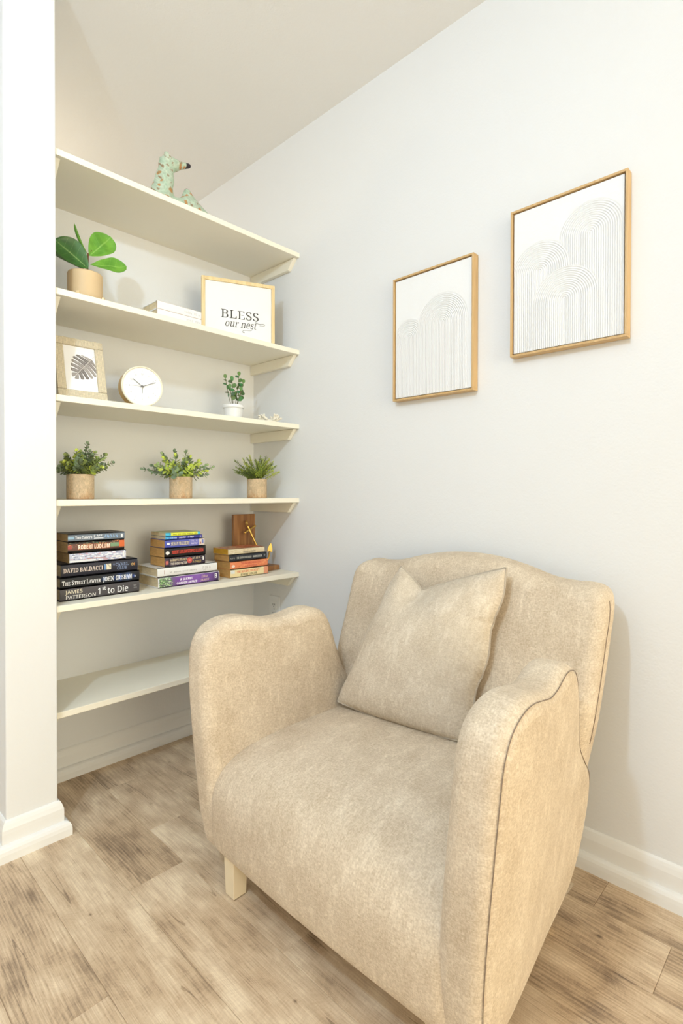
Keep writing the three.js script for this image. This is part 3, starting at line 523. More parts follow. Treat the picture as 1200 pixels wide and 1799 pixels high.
book('brown grey thick paperback with a red emblem on its spine', -.575, -.4135, .7378, .7705, ZA - .004, .106, { cover: [40, 30, 34], pages: 'amber', group: 'books of the pale stack', draw: (g, w, h) => { fillAll(g, w, h, '#3c3444'); speckle(g, w, h, ['#5a4a58', '#2a2430', '#7a6a5a'], 120, 9, 31); fit(g, "ROBERT LUDLUM'S", w * .13, h * .44, w * .41, h * .32, 'sans-serif', 'bold', '#e2cda4'); fit(g, 'THE HADES FACTOR', w * .14, h * .84, w * .40, h * .36, 'sans-serif', 'bold', '#f2e6d6'); g.fillStyle = '#d05a50'; g.beginPath(); g.arc(w * .6, h * .5, h * .32, 0, 7); g.fill(); g.fillStyle = '#f0c0a8'; g.fillRect(w * .58, h * .44, w * .04, h * .1); strokes(g, w * .67, h * .42, w * .23, h * .3, '#d9c79a', 9); strokes(g, w * .68, h * .80, w * .21, h * .32, '#c9b06a', 10); g.fillStyle = '#c9706a'; g.fillRect(w * .02, h * .35, w * .07, h * .4); g.fillStyle = '#eee'; g.fillRect(w * .93, h * .2, w * .03, h * .4); } });
book('black paperback with bold red lettering', -.577, -.412, .7708, .8035, ZA - .003, .106, { cover: [20, 18, 18], pages: 'amber', group: 'books of the pale stack', draw: (g, w, h) => { fillAll(g, w, h, '#1e1a1a'); fit(g, 'ROBERT LUDLUM\u2022SCORPIO ILLUSION', w * .17, h * .66, w * .77, h * .52, 'sans-serif', 'bold', '#f2523c'); g.fillStyle = '#f2f0ec'; g.beginPath(); g.ellipse(w * .075, h * .52, w * .045, h * .2, 0, 0, 7); g.fill(); g.fillStyle = '#6b5a48'; g.fillRect(0, h * .03, w * .6, h * .03); } });
book('periwinkle blue paperback with cream lettering', -.575, -.417, .8038, .8325, ZA - .004, .106, { cover: [84, 92, 178], pages: 'amber', group: 'books of the pale stack', draw: (g, w, h) => { fillAll(g, w, h, '#5860ba'); g.fillStyle = '#7c7cc8'; g.fillRect(w * .6, 0, w * .25, h); g.fillStyle = '#e6d6cc'; g.fillRect(w * .86, 0, w * .14, h); g.fillStyle = '#7a86c4'; g.fillRect(w * .93, h * .2, w * .045, h * .5); g.fillStyle = '#b06a5c'; g.fillRect(w * .88, h * .5, w * .03, h * .25); fit(g, 'SUSAN MALLERY', w * .15, h * .72, w * .46, h * .56, 'serif', 'bold', '#f3ead6', '#6a5a4a'); strokes(g, w * .67, h * .42, w * .15, h * .26, '#e8e4f4', 11); strokes(g, w * .66, h * .72, w * .17, h * .26, '#e8e4f4', 12); g.fillStyle = '#fff'; g.fillRect(w * .05, h * .35, w * .07, h * .25); } });
book('thin deep blue paperback with white lettering', -.570, -.424, .8328, .8445, ZA - .008, .106, { cover: [52, 60, 150], pages: 'cream', group: 'books of the pale stack', draw: (g, w, h) => { fillAll(g, w, h, '#3c3f9c'); const q = g.createLinearGradient(0, 0, w * .3, 0); q.addColorStop(0, '#48b4e4'); q.addColorStop(1, '#3c5fc0'); g.fillStyle = q; g.fillRect(0, 0, w * .3, h); strokes(g, w * .06, h * .70, w * .27, h * .42, '#fff', 13); strokes(g, w * .36, h * .74, w * .42, h * .56, '#fff', 14); g.fillStyle = '#b9b4e4'; g.fillRect(w * .93, h * .3, w * .04, h * .4); } });
book('thin lemon yellow and cyan paperback on top of its stack', -.570, -.434, .8448, .8575, ZA - .007, .106, { cover: [198, 206, 160], pages: 'cream', group: 'books of the pale stack', draw: (g, w, h) => { fillAll(g, w, h, '#e6ea52'); g.fillStyle = '#52c6ea'; g.fillRect(0, 0, w * .15, h); g.fillRect(w * .93, 0, w * .07, h); g.fillStyle = '#2b3350'; g.fillRect(w * .115, h * .2, w * .02, h * .45); strokes(g, w * .21, h * .70, w * .68, h * .42, '#6a6e34', 15); } });
// third stack
const artC = canvasTex(256, 160, (g, w, h) => { fillAll(g, w, h, '#d9b48c'); g.fillStyle = '#c96a44'; g.fillRect(w * .45, 0, w * .55, h); speckle(g, w, h, ['#b84a32', '#e4a884', '#8c3a2c', '#dc8a66'], 160, 9, 51); });
book('cream and tan old paperback at the bottom of the orange stack', -.2985, -.1145, YB, .6995, .252, .105, { cover: [206, 160, 110], pages: 'amber', group: 'books of the orange stack', draw: (g, w, h) => { fillAll(g, w, h, '#ecd9a8'); g.fillStyle = '#e39a78'; g.fillRect(w * .88, 0, w * .12, h); g.fillStyle = '#dfe0dc'; g.fillRect(w * .01, h * .1, w * .1, h * .4); fit(g, 'THE BOURNE IDENTITY', w * .16, h * .48, w * .6, h * .36, 'serif', 'bold', '#dd4e30'); fit(g, 'ROBERT LUDLUM', w * .26, h * .86, w * .43, h * .36, 'serif', 'bold', '#3a342a'); } });
book('salmon orange old paperback with dull red lettering', -.2995, -.1165, .6998, .7300, .252, .105, { cover: [226, 130, 84], pages: 'amber', group: 'books of the orange stack', draw: (g, w, h) => { fillAll(g, w, h, '#ea8a5c'); speckle(g, w, h, ['#f09a6a', '#e07c52'], 60, 14, 61); fit(g, 'THE OSTERMAN WEEKEND', w * .27, h * .46, w * .53, h * .34, 'serif', 'bold', '#bf4440'); fit(g, 'ROBERT LUDLUM', w * .37, h * .84, w * .33, h * .3, 'serif', 'bold', '#c2504a'); g.fillStyle = '#f6d8c8'; g.beginPath(); g.ellipse(w * .08, h * .6, w * .04, h * .18, 0, 0, 7); g.fill(); } });
book('black old paperback with small white lettering in the orange stack', -.303, -.1205, .7303, .7565, .251, .105, { cover: [30, 32, 38], pages: 'amber', group: 'books of the orange stack', draw: (g, w, h) => { fillAll(g, w, h, '#23262e'); fit(g, 'THE GEMINI CONTENDERS', w * .19, h * .66, w * .39, h * .40, 'serif', 'bold', '#d8d4c4'); fit(g, 'ROBERT LUDLUM', w * .61, h * .66, w * .25, h * .40, 'serif', 'bold', '#eceadf'); strokes(g, w * .03, h * .64, w * .12, h * .3, '#a9a39c', 16); g.fillStyle = '#8a8f98'; g.fillRect(w * .92, h * .32, w * .03, h * .3); speckle(g, w, h, ['#6a6658', '#93897a'], 18, 3, 71); } });
book('beige old paperback with mustard page edges and a red picture cover', -.3075, -.1315, .7568, .7795, .250, .105, { cover: [214, 190, 150], pages: 'yellow', topArt: artC, group: 'books of the orange stack', draw: (g, w, h) => { fillAll(g, w, h, '#e0cfae'); speckle(g, w, h, ['#d6c29c', '#e8dac0'], 40, 12, 81); fit(g, 'ROBERT LUDLUM', w * .40, h * .80, w * .34, h * .42, 'serif', 'bold', '#4a4238'); } });
console.log('books done');

// wooden bookend with a brass anchor
{
  const t = thing('anchor_bookend', 'wooden bookend with a brass anchor, behind the orange books', 'bookend', [-.09, .6662, .15]);
  obj('upright', metreUV(rb(-.098, .014, .0005, .2405, -.052, -.036, .003)), M.walnut, t);
  obj('base', metreUV(rb(-.0165, .0785, .0005, .0215, -.0355, .052, .004, 3)), M.walnut, t);
  const a = obj('anchor', [
    bar(V(-.044, .190, -.012), V(.010, .050, .022), .0048, .0036, 10),
    new THREE.TorusGeometry(.0095, .0026, 10, 24).rotateY(.6).translate(-.0475, .2035, -.014),
    bar(V(-.062, .165, -.006), V(-.008, .189, -.012), .0042, .0042, 10), new THREE.SphereGeometry(.006, 10, 8).translate(-.063, .1645, -.006), new THREE.SphereGeometry(.006, 10, 8).translate(-.007, .1895, -.012),
    tube([V(-.036, .072, -.024), V(-.014, .040, -.006), V(.010, .030, .022), V(.032, .046, .028), V(.040, .082, .032)], .0042, 24, 8),
  ], M.brass, t);
  for (const [x, y, z, rz] of [[.0405, .092, .032, -.15], [-.038, .080, -.027, .55]]) {
    const f = new THREE.Shape(); f.moveTo(0, .024); f.quadraticCurveTo(.012, .004, .009, -.014); f.lineTo(0, -.008); f.lineTo(-.009, -.014); f.quadraticCurveTo(-.012, .004, 0, .024);
    obj('fluke', new THREE.ExtrudeGeometry(f, { depth: .003, bevelEnabled: true, bevelSize: .001, bevelThickness: .001, bevelSegments: 2 }).rotateZ(rz).rotateY(-.5).translate(x, y, z), M.brass, a);
  }
}

// ------------------------------------------------------------------ lettered frame, block books, leaf picture, clock
{
  // lettered frame, turned a little to the room
  const w = .292, h = .248, m = .0135, D = .016, t = thing('lettered_frame', 'pale wood framed print reading BLESS our nest', 'picture frame', [-.232, 1.5952, .212], -.415);
  const mk = (x0, x1, y0, y1) => metreUV(rb(x0, x1, y0, y1, -D / 2, D / 2, .0012));
  obj('frame_rail', mk(-w / 2, w / 2, h - m, h), M.paleFrame, t); obj('frame_rail', mk(-w / 2, w / 2, 0, m), M.paleFrame, t);
  obj('frame_stile', mk(-w / 2, -w / 2 + m, m, h - m), M.paleFrame, t); obj('frame_stile', mk(w / 2 - m, w / 2, m, h - m), M.paleFrame, t);
  const art = canvasTex(1100, 900, (g, W, H) => {
    fillAll(g, W, H, '#f0f0f0'); const ink = '#2e2a28', X = W * .235, sc = W / .265;
    const lx = W * .225, base = H * .625, lw = W * .60;
    fit(g, 'BLESS', lx, base, lw * .98, H * .205, 'serif', '', ink);
    fit(g, 'our nest', lx + W * .06, base + H * .15, lw * .80, H * .17, 'serif', 'italic', ink);
    g.strokeStyle = ink; g.lineCap = 'round'; g.lineWidth = 6;
    g.beginPath(); g.moveTo(lx + lw * .93, base + 4); g.bezierCurveTo(lx + lw * .80, base + 26, lx + lw * .95, base + 52, lx + lw * 1.08, base + 34); g.bezierCurveTo(lx + lw * 1.16, base + 44, lx + lw * 1.12, base + 78, lx + lw * .99, base + 66); g.stroke();
    g.beginPath(); g.moveTo(lx + lw * .80, base + H * .155); g.bezierCurveTo(lx + lw * .78, base + H * .21, lx + lw * .66, base + H * .17, lx + lw * .57, base + H * .20); g.bezierCurveTo(lx + lw * .54, base + H * .22, lx + lw * .56, base + H * .245, lx + lw * .60, base + H * .235); g.stroke();
  });
  const pg = bb(-w / 2 + m, w / 2 - m, m, h - m, -.004, .002).toNonIndexed(), p = pg.attributes.position, uv = [];
  for (let i = 0; i < p.count; i++) uv.push((p.getX(i) + w / 2 - m) / (w - 2 * m), (p.getY(i) - m) / (h - 2 * m));
  pg.setAttribute('uv', new THREE.Float32BufferAttribute(uv, 2));
  obj('print', pg, std({ map: art, roughness: .5 }), t);
  obj('stand', [bb(-.02, .02, .01, h * .72, -D / 2 - .003, -D / 2)], M.paleFrame, t);
}
{
  // two white block books with faint lettering
  const words = ['good day', 'today is a'];
  for (let i = 0; i < 2; i++) {
    const T = .0265, y = 1.5952 + i * (T + .0003), x0 = -.6185, x1 = -.449, D = .106, W = x1 - x0;
    const t = thing('block_book', i ? 'white decorative book lettered today is a, on its twin' : 'white decorative book lettered good day, under its twin', 'book', [(x0 + x1) / 2, y, .290], 0, 'white decorative books');
    const edge = std({ color: rgb(176, 152, 132), roughness: .8 }), cov = std({ color: rgb(240, 238, 236), roughness: .6 });
    obj('spine', spineGeo(W, T, .003, .0012), std({ map: canvasTex(640, 100, (g, w, h) => { fillAll(g, w, h, '#f1efed'); g.strokeStyle = '#b49c8a'; g.lineWidth = 3; g.strokeRect(1, 1, w - 2, h - 2); fit(g, words[i], w * (i ? .60 : .645), h * .66, w * (i ? .36 : .32), h * .46, 'monospace', '', '#b8b6b6'); }), roughness: .55 }), t);
    obj('front_cover', bb(-W / 2, W / 2, T - .002, T - .0001, -D, -.003), cov, t); obj('back_cover', bb(-W / 2, W / 2, .0001, .002, -D, -.003), cov, t);
    obj('page_block', metreUV(bb(-W / 2 + .002, W / 2 - .002, .002, T - .002, -D + .002, -.003)), PAGES.cream, t);
    obj('cover_edge', [bb(-W / 2 - .0003, -W / 2 + .0006, 0, T, -.0036, -.0028), bb(-W / 2 - .0003, W / 2, T - .0006, T + .0002, -.0036, -.0028)], edge, t);
  }
}
{
  // small beaded frame with a monstera leaf print, leaning back
  const w = .146, h = .203, m = .026, D = .014, t = thing('leaf_picture_frame', 'beaded straw coloured frame with grey leaf print', 'picture frame', [-.8455, 1.2895, .256], -.05);
  const lean = new THREE.Matrix4().makeRotationX(-.27);
  const straw = dataTex(256, 256, (u, v) => { const fx = (u * 32) % 1 - .5, fy = (v * 32) % 1 - .5, q = clamp(1 - 3.2 * (fx * fx + fy * fy)), k = .80 + .2 * q; return [252 * k, 236 * k, 204 * k]; });
  const beads = dataTex(256, 256, (u, v) => { const fx = (u * 32) % 1 - .5, fy = (v * 32) % 1 - .5, k = 255 * Math.sqrt(clamp(1 - 4 * (fx * fx + fy * fy))); return [k, k, k]; }, false);
  straw.repeat.set(9, 9); beads.repeat.set(9, 9);
  const sm = std({ map: straw, bumpMap: beads, bumpScale: .0012, roughness: .7 });
  const mk = (x0, x1, y0, y1) => metreUV(rb(x0, x1, y0, y1, -D / 2, D / 2, .003)).applyMatrix4(lean);
  obj('frame_rail', mk(-w / 2, w / 2, h - m, h), sm, t); obj('frame_rail', mk(-w / 2, w / 2, 0, m), sm, t);
  obj('frame_stile', mk(-w / 2, -w / 2 + m, m, h - m), sm, t); obj('frame_stile', mk(w / 2 - m, w / 2, m, h - m), sm, t);
  const art = canvasTex(500, 760, (g, W, H) => {
    fillAll(g, W, H, '#f3f2f2');
    g.save(); g.translate(W * .86, H * .27); g.rotate(2.30);                       // stalk end at the upper right, tip at the lower left
    const L = W * .84, half = (t) => W * .43 * Math.pow(Math.sin(Math.PI * Math.pow(t, .62)), .75), tone = ['#8f8782', '#7d7672', '#a39b95', '#89817c', '#97908a', '#756e6a', '#9c948e'];
    for (const sd of [-1, 1]) for (let k = 0; k < 7; k++) {
      const t0 = k / 7 + .012, t1 = (k + 1) / 7 - .012, sweep = L * .16;
      const edge = (t, f) => [L * t - L * .05 + sweep * f * f * .9 - L * .10 * (1 - t) * f, sd * half(t) * f];
      g.fillStyle = tone[(k * 3 + (sd > 0 ? 2 : 0)) % 7]; g.beginPath(); g.moveTo(...edge(t0 - .012, 0));
      g.quadraticCurveTo(...edge(t0 - .004, .35), ...edge(t0 + .018, 1)); g.quadraticCurveTo(...edge((t0 + t1) / 2, 1.12), ...edge(t1 - .006, 1)); g.quadraticCurveTo(...edge(t1 + .008, .35), ...edge(t1 + .012, 0)); g.closePath(); g.fill();
      g.strokeStyle = 'rgba(228,222,216,.75)'; g.lineWidth = 3; g.beginPath(); g.moveTo(...edge((t0 + t1) / 2, 0)); g.quadraticCurveTo(...edge((t0 + t1) / 2, .4), ...edge((t0 + t1) / 2, .92)); g.stroke();
      g.strokeStyle = 'rgba(90,82,78,.35)'; g.lineWidth = 2; for (const q of [.3, .7]) { const t = t0 + (t1 - t0) * q; g.beginPath(); g.moveTo(...edge(t, .1)); g.quadraticCurveTo(...edge(t, .45), ...edge(t, .9)); g.stroke(); }
    }
    g.strokeStyle = '#d8d0ca'; g.lineWidth = 7; g.beginPath(); g.moveTo(-W * .20, 6); g.lineTo(L * .98, 0); g.stroke(); g.restore();
  });
  const pg = bb(-w / 2 + m, w / 2 - m, m, h - m, -.004, .001).toNonIndexed(), p = pg.attributes.position, uv = [];
  for (let i = 0; i < p.count; i++) uv.push((p.getX(i) + w / 2 - m) / (w - 2 * m), (p.getY(i) - m) / (h - 2 * m));
  pg.setAttribute('uv', new THREE.Float32BufferAttribute(uv, 2));
  obj('print', pg.applyMatrix4(lean), std({ map: art, roughness: .5 }), t);
  obj('easel_back', bb(-.025, .025, .004, h * .8, -D / 2 - .004, -D / 2).applyMatrix4(lean), sm, t);
}
{
  // round clock
  const R = .0685, t = thing('table_clock', 'round white faced clock with a brass case', 'clock', [-.638, 1.2852, .222], -.22), cy = R + .010, L = .05;
  obj('case', new THREE.CylinderGeometry(R, R, L, 72, 1, true).rotateX(Math.PI / 2).translate(0, cy, -L / 2), new THREE.MeshStandardMaterial({ color: rgb(222, 184, 104), metalness: .85, roughness: .3, side: THREE.DoubleSide }), t);
  obj('case_back', new THREE.CircleGeometry(R, 64).rotateY(Math.PI).translate(0, cy, -L + .001), M.brass, t);
  obj('bezel', lathe([[R - .0045, -.002], [R - .0045, .0025], [R - .002, .004], [R + .0006, .003], [R + .0006, -.003]], 80).rotateX(Math.PI / 2).translate(0, cy, 0), std({ color: rgb(244, 236, 214), roughness: .35 }), t);
  const face = canvasTex(700, 700, (g, W) => {
    fillAll(g, W, W, '#f6f6f7'); g.translate(W / 2, W / 2); g.fillStyle = '#8e8e92'; g.strokeStyle = '#8e8e92'; g.textAlign = 'center'; g.textBaseline = 'middle';
    for (let i = 1; i <= 12; i++) { const a = i * Math.PI / 6, s = Math.sin(a), c = -Math.cos(a); g.lineWidth = 5; g.beginPath(); g.moveTo(s * 292, c * 292); g.lineTo(s * 272, c * 272); g.stroke(); g.font = '44px sans-serif'; g.fillText(String(i), s * 226, c * 226); }
    for (let i = 0; i < 60; i++) { const a = i * Math.PI / 30, s = Math.sin(a), c = -Math.cos(a); g.lineWidth = 2; g.beginPath(); g.moveTo(s * 292, c * 292); g.lineTo(s * 284, c * 284); g.stroke(); }
  });
  obj('dial', new THREE.CircleGeometry(R - .003, 72).translate(0, cy, -.001), std({ map: face, roughness: .5 }), t);
  const hand = (ang, len, w, tail) => bb(-w / 2, w / 2, -tail, len, 0, .0006).rotateZ(-ang).translate(0, cy, .0006);
  const hm = std({ color: rgb(104, 102, 102), roughness: .4 });
  obj('hour_hand', hand(-.93, .039, .0021, .006), hm, t); obj('minute_hand', hand(1.19, .048, .0017, .008), hm, t); obj('alarm_hand', hand(Math.PI, .024, .0010, 0), hm, t); obj('second_hand', hand(-1.56, .040, .0006, .008), hm, t);
  obj('hub', new THREE.CylinderGeometry(.0034, .0034, .003, 20).rotateX(Math.PI / 2).translate(0, cy, .0016), hm, t);
  for (const s of [-1, 1]) obj('foot', rb(s * .030 - .005, s * .030 + .005, .0002, .020, -.034, -.012, .002), M.brass, t);
}
console.log('frames done');

// ------------------------------------------------------------------ plants
function leafGeo(len, wid, { bend = .2, cup = .2, nu = 6, nv = 10, peak = .55, tip = .5, wave = 0, twist = 0 } = {}) {   // grows along +y, faces +z
  const pos = [], uv = [], idx = [];
  for (let j = 0; j <= nv; j++) {
    const v = j / nv, w = wid / 2 * Math.pow(Math.sin(Math.PI * Math.pow(v, Math.log(.5) / Math.log(peak))), tip) * (j === 0 || j === nv ? 0 : 1), a = bend * v, y = len * (bend ? Math.sin(a) / bend : v), z = len * (bend ? (1 - Math.cos(a)) / bend : 0), tw = twist * v;
    for (let i = 0; i <= nu; i++) { const u = 2 * i / nu - 1, x = u * w, dz = -cup * w * (1 - u * u) + wave * w * Math.sin(v * 14 + u * 2); pos.push(x * Math.cos(tw) - dz * Math.sin(tw), y, -z + dz * Math.cos(tw) + x * Math.sin(tw)); uv.push(i / nu, v); }
  }
  for (let j = 0; j < nv; j++) for (let i = 0; i < nu; i++) { const a = j * (nu + 1) + i, b = a + nu + 1; idx.push(a, a + 1, b, a + 1, b + 1, b); }
  const g = new THREE.BufferGeometry(); g.setAttribute('position', new THREE.Float32BufferAttribute(pos, 3)); g.setAttribute('uv', new THREE.Float32BufferAttribute(uv, 2)); g.setIndex(idx); g.computeVertexNormals(); return g;
}
function aim(g, base, dir, facing) {           // leaf's +y along dir, +z turned towards facing
  const y = dir.clone().normalize(), x = y.clone().cross(facing).normalize(), z = x.clone().cross(y);
  return g.applyMatrix4(new THREE.Matrix4().makeBasis(x, y, z).setPosition(base));
}
const toCam = V(-.85, -.3, 1.7).normalize();
{
  // fiddle-leaf plant
  const t = thing('potted_fiddle_leaf_plant', 'fiddle leaf plant with five broad leaves in a tan pot', 'plant', [-.820, 1.5952, .205]);
  const clay = dataTex(256, 256, (u, v) => { const k = .95 + .08 * (fbm(u * 6, v * 6, 15, 6, 6, 4) - .5); return [226 * k, 196 * k, 152 * k]; });
  obj('pot', lathe([[0, .016], [.046, .016], [.0515, .020], [.052, .03], [.052, .098], [.0505, .102], [.0475, .1005], [.047, .09], [0, .09]], 48), std({ map: clay, roughness: .55 }), t);
  obj('soil', lathe([[0, .094], [.0472, .092]], 32), M.soil, t);
  const st = obj('stand', [new THREE.TorusGeometry(.046, .004, 8, 36).rotateX(Math.PI / 2).translate(0, .011, 0)], M.standWood, t);
  for (let k = 0; k < 4; k++) { const a = .72 + k * Math.PI / 2; obj('stand_leg', rb(-.0048, .0048, .0003, .030, -.0035, .0035, .001).rotateY(-a + Math.PI / 2).translate(Math.cos(a) * .0565, 0, Math.sin(a) * .0565), M.standWood, t); }
  obj('stem', [bar(V(.006, .092, 0), V(.008, .172, .002), .0036, .0028), bar(V(.0085, .165, .002), V(.020, .186, .002), .0022, .0016)], std({ color: rgb(112, 78, 48), roughness: .8 }), t);
  const veinTex = (c0, c1, cv, seed) => dataTex(128, 256, (u, v) => { const x = Math.abs(u - .5) * 2, d = Math.min(1, Math.abs(((v * 6 - x * .9) % 1 + 1) % 1 - .5) * 2), s = smooth(.10, 0, x) * (1 - v * .5) + .35 * smooth(.12, .0, 1 - d > .93 ? 0 : 1) * 0 + .45 * smooth(.07, 0, 1 - d), k = clamp(.5 + 1.2 * (fbm(u * 4, v * 4, seed, 4, 4, 3) - .5)); return [0, 1, 2].map((i) => mix(mix(c0[i], c1[i], k), cv[i], clamp(s))); });
  const bright = std({ map: veinTex([86, 142, 40], [122, 176, 58], [158, 196, 104], 17), roughness: .45, side: THREE.DoubleSide }), deep = std({ map: veinTex([40, 84, 32], [70, 122, 48], [150, 176, 110], 19), roughness: .4, side: THREE.DoubleSide });
  const L = (len, wid, base, dir, face, mat, o) => obj('leaf', aim(leafGeo(len, wid, { nu: 10, nv: 20, tip: .55, ...o }), base, dir, face), mat, t);
  L(.094, .030, V(.008, .168, .002), V(-.052, .074, 0), V(.9, .5, .75), bright, { bend: -.3, cup: .5, peak: .62 });
  L(.118, .080, V(.011, .164, .006), V(.068, .092, .008), toCam, bright, { bend: .35, cup: .18, peak: .62, wave: .05 });
  L(.116, .066, V(.010, .134, .012), V(.106, .030, .03), V(-.4, .55, 1), bright, { bend: .25, cup: .2, peak: .68, wave: .04 });
  L(.120, .090, V(.004, .118, .016), V(-.080, .066, .03), V(-.2, .35, 1), deep, { bend: .8, cup: .35, peak: .60 });
  L(.105, .070, V(-.002, .120, -.005), V(-.075, .082, -.03), V(.3, .3, 1), deep, { bend: .7, cup: .25, peak: .6 });
}
// concrete pots with sprigs
const concrete = dataTex(512, 256, (u, v) => {
  const n = fbm(u * 40, v * 48, 201, 40, 48, 4), f = vn(u * 200, v * 220, 205, 200, 220), pit = vn(u * 150, v * 160, 207, 150, 160), rim = Math.exp(-Math.pow((v - .22 - .05 * vn(u * 12, 1, 209, 12, 0)) / .055, 2)) * vn(u * 46, v * 46, 211, 46, 46);
  let k = .88 + .16 * (n - .5) + .12 * (f - .5); if (pit > .86) k -= .12; return [232 * k - rim * 14, 204 * k - rim * 44, 166 * k - rim * 58];
});
const concreteMat = std({ map: concrete, roughness: .95, bumpMap: concrete, bumpScale: .0005 });
const potGeo = lathe([[0, .0002], [.0395, .0002], [.0405, .002], [.0405, .078], [.0395, .0795], [.0365, .0795], [.036, .07], [0, .07]], 48);
function sprig(r, base, dir, len, o) {
  const end = base.clone().addScaledVector(dir, len), mid = base.clone().lerp(end, .5).add(V((r() - .5) * .25 * len, .10 * len, (r() - .5) * .25 * len));
  const cv = new THREE.QuadraticBezierCurve3(base, mid, end), hue = r(), list = [colored(new THREE.TubeGeometry(cv, 8, .0011, 5), () => lin(86, 92, 54))];
  for (let k = 0; k < o.n; k++) {
    const f = .15 + .85 * (k + .5) / o.n, p = cv.getPoint(f), tan = cv.getTangent(f), a0 = k * 2.4 + r() * .6, size = o.size * mix(1.12, .62, f) * (.85 + .3 * r());
    for (let q = 0; q < o.whorl; q++) {
      const a = a0 + q * 2 * Math.PI / o.whorl, ref = Math.abs(tan.y) > .9 ? V(1, 0, 0) : V(0, 1, 0), e1 = tan.clone().cross(ref).normalize(), e2 = tan.clone().cross(e1), out = e1.multiplyScalar(Math.cos(a)).addScaledVector(e2, Math.sin(a));
      const ld = out.clone().addScaledVector(tan, mix(o.open, 1.5, f * f)), c = o.color(r, hue);
      list.push(colored(aim(leafGeo(size, size * o.wide, { nu: 2, nv: 4, tip: o.tip, peak: .55, bend: .35, cup: .35 }), p.clone().addScaledVector(out, .0008), ld, tan.clone().addScaledVector(out, -.2)), () => c));
    }
  }
  for (let q = 0; q < 3; q++) { const a = q * 2.1, c = o.color(r, hue), ref = V(Math.cos(a), .3, Math.sin(a)); list.push(colored(aim(leafGeo(o.size * .6, o.size * .6 * o.wide, { nu: 2, nv: 4, tip: o.tip, bend: -.2, cup: .3 }), end, dir.clone().addScaledVector(ref, .45), ref.negate()), () => c)); }
  return join(list);
}
function pottedSprigs(label, x, z, seed, n, shape, o) {
  const t = thing('potted_sprig_plant', label, 'plant', [x, .9771, z], seed * .7, 'plants in concrete pots'), r = rng(seed);
  t.rotation.y = 0;
  obj('pot', potGeo, concreteMat, t).rotation.y = seed; obj('soil', lathe([[0, .0745], [.0362, .073]], 28), M.soil, t);
  for (let i = 0; i < n; i++) {
    const [dir, len] = shape(i, r), b = V((r() - .5) * .04, .072, (r() - .5) * .04);
    obj('sprig', sprig(r, b, dir.normalize(), len, o), M.green, t);
  }
}
const pickCol = (sage, mid, lime) => (r, w) => { const q = w + .5 * (r() - .5), k = q < .36 ? sage : q < .68 ? mid : lime, s = 1.15 + .35 * r(); return lin(...k).map((c) => c * s); };      // dyed leaves: each sprig as a whole leans to one of three greens, whatever its place in the plant
pottedSprigs('concrete pot of round leaved sprigs beside the stub wall', -.8365, .205, 301, 40, (i, r) => { const a = i * 2.39996, q = Math.sqrt((i + .5) / 40), lim = Math.cos(a) < -.4 ? .72 : 1; return [V(Math.cos(a) * q * 1.25, 1.05 - .72 * q * q + .1 * r(), Math.sin(a) * q * 1.1), (.068 + .040 * r()) * lim]; }, { n: 8, whorl: 2, size: .0185, wide: .9, tip: .42, open: .5, color: pickCol([108, 122, 92], [138, 152, 88], [188, 200, 90]) });
pottedSprigs('concrete pot of spreading pointed leaf sprigs, middle of three', -.483, .205, 317, 32, (i, r) => { const a = i * 2.39996, q = Math.sqrt((i + .5) / 32); return [V(Math.cos(a) * q * 1.7, .95 - .82 * q * q + .12 * r(), Math.sin(a) * q * 1.0), .072 + .050 * r() * (.6 + .5 * q)]; }, { n: 7, whorl: 2, size: .0235, wide: .6, tip: .7, open: .55, color: pickCol([112, 130, 104], [138, 156, 108], [190, 204, 92]) });
pottedSprigs('concrete pot of fine needle leaved sprigs near the corner', -.136, .205, 331, 44, (i, r) => { const a = i * 2.39996, q = Math.sqrt((i + .5) / 44), right = Math.cos(a) > .2; return [V(Math.cos(a) * q * 1.35, .85 - .5 * q * q + (right ? .25 : 0), Math.sin(a) * q * .9), right ? .070 + .042 * r() : .074 + .036 * r()]; }, { n: 11, whorl: 5, size: .0135, wide: .32, tip: .8, open: .7, color: pickCol([104, 120, 60], [130, 148, 66], [180, 190, 80]) });
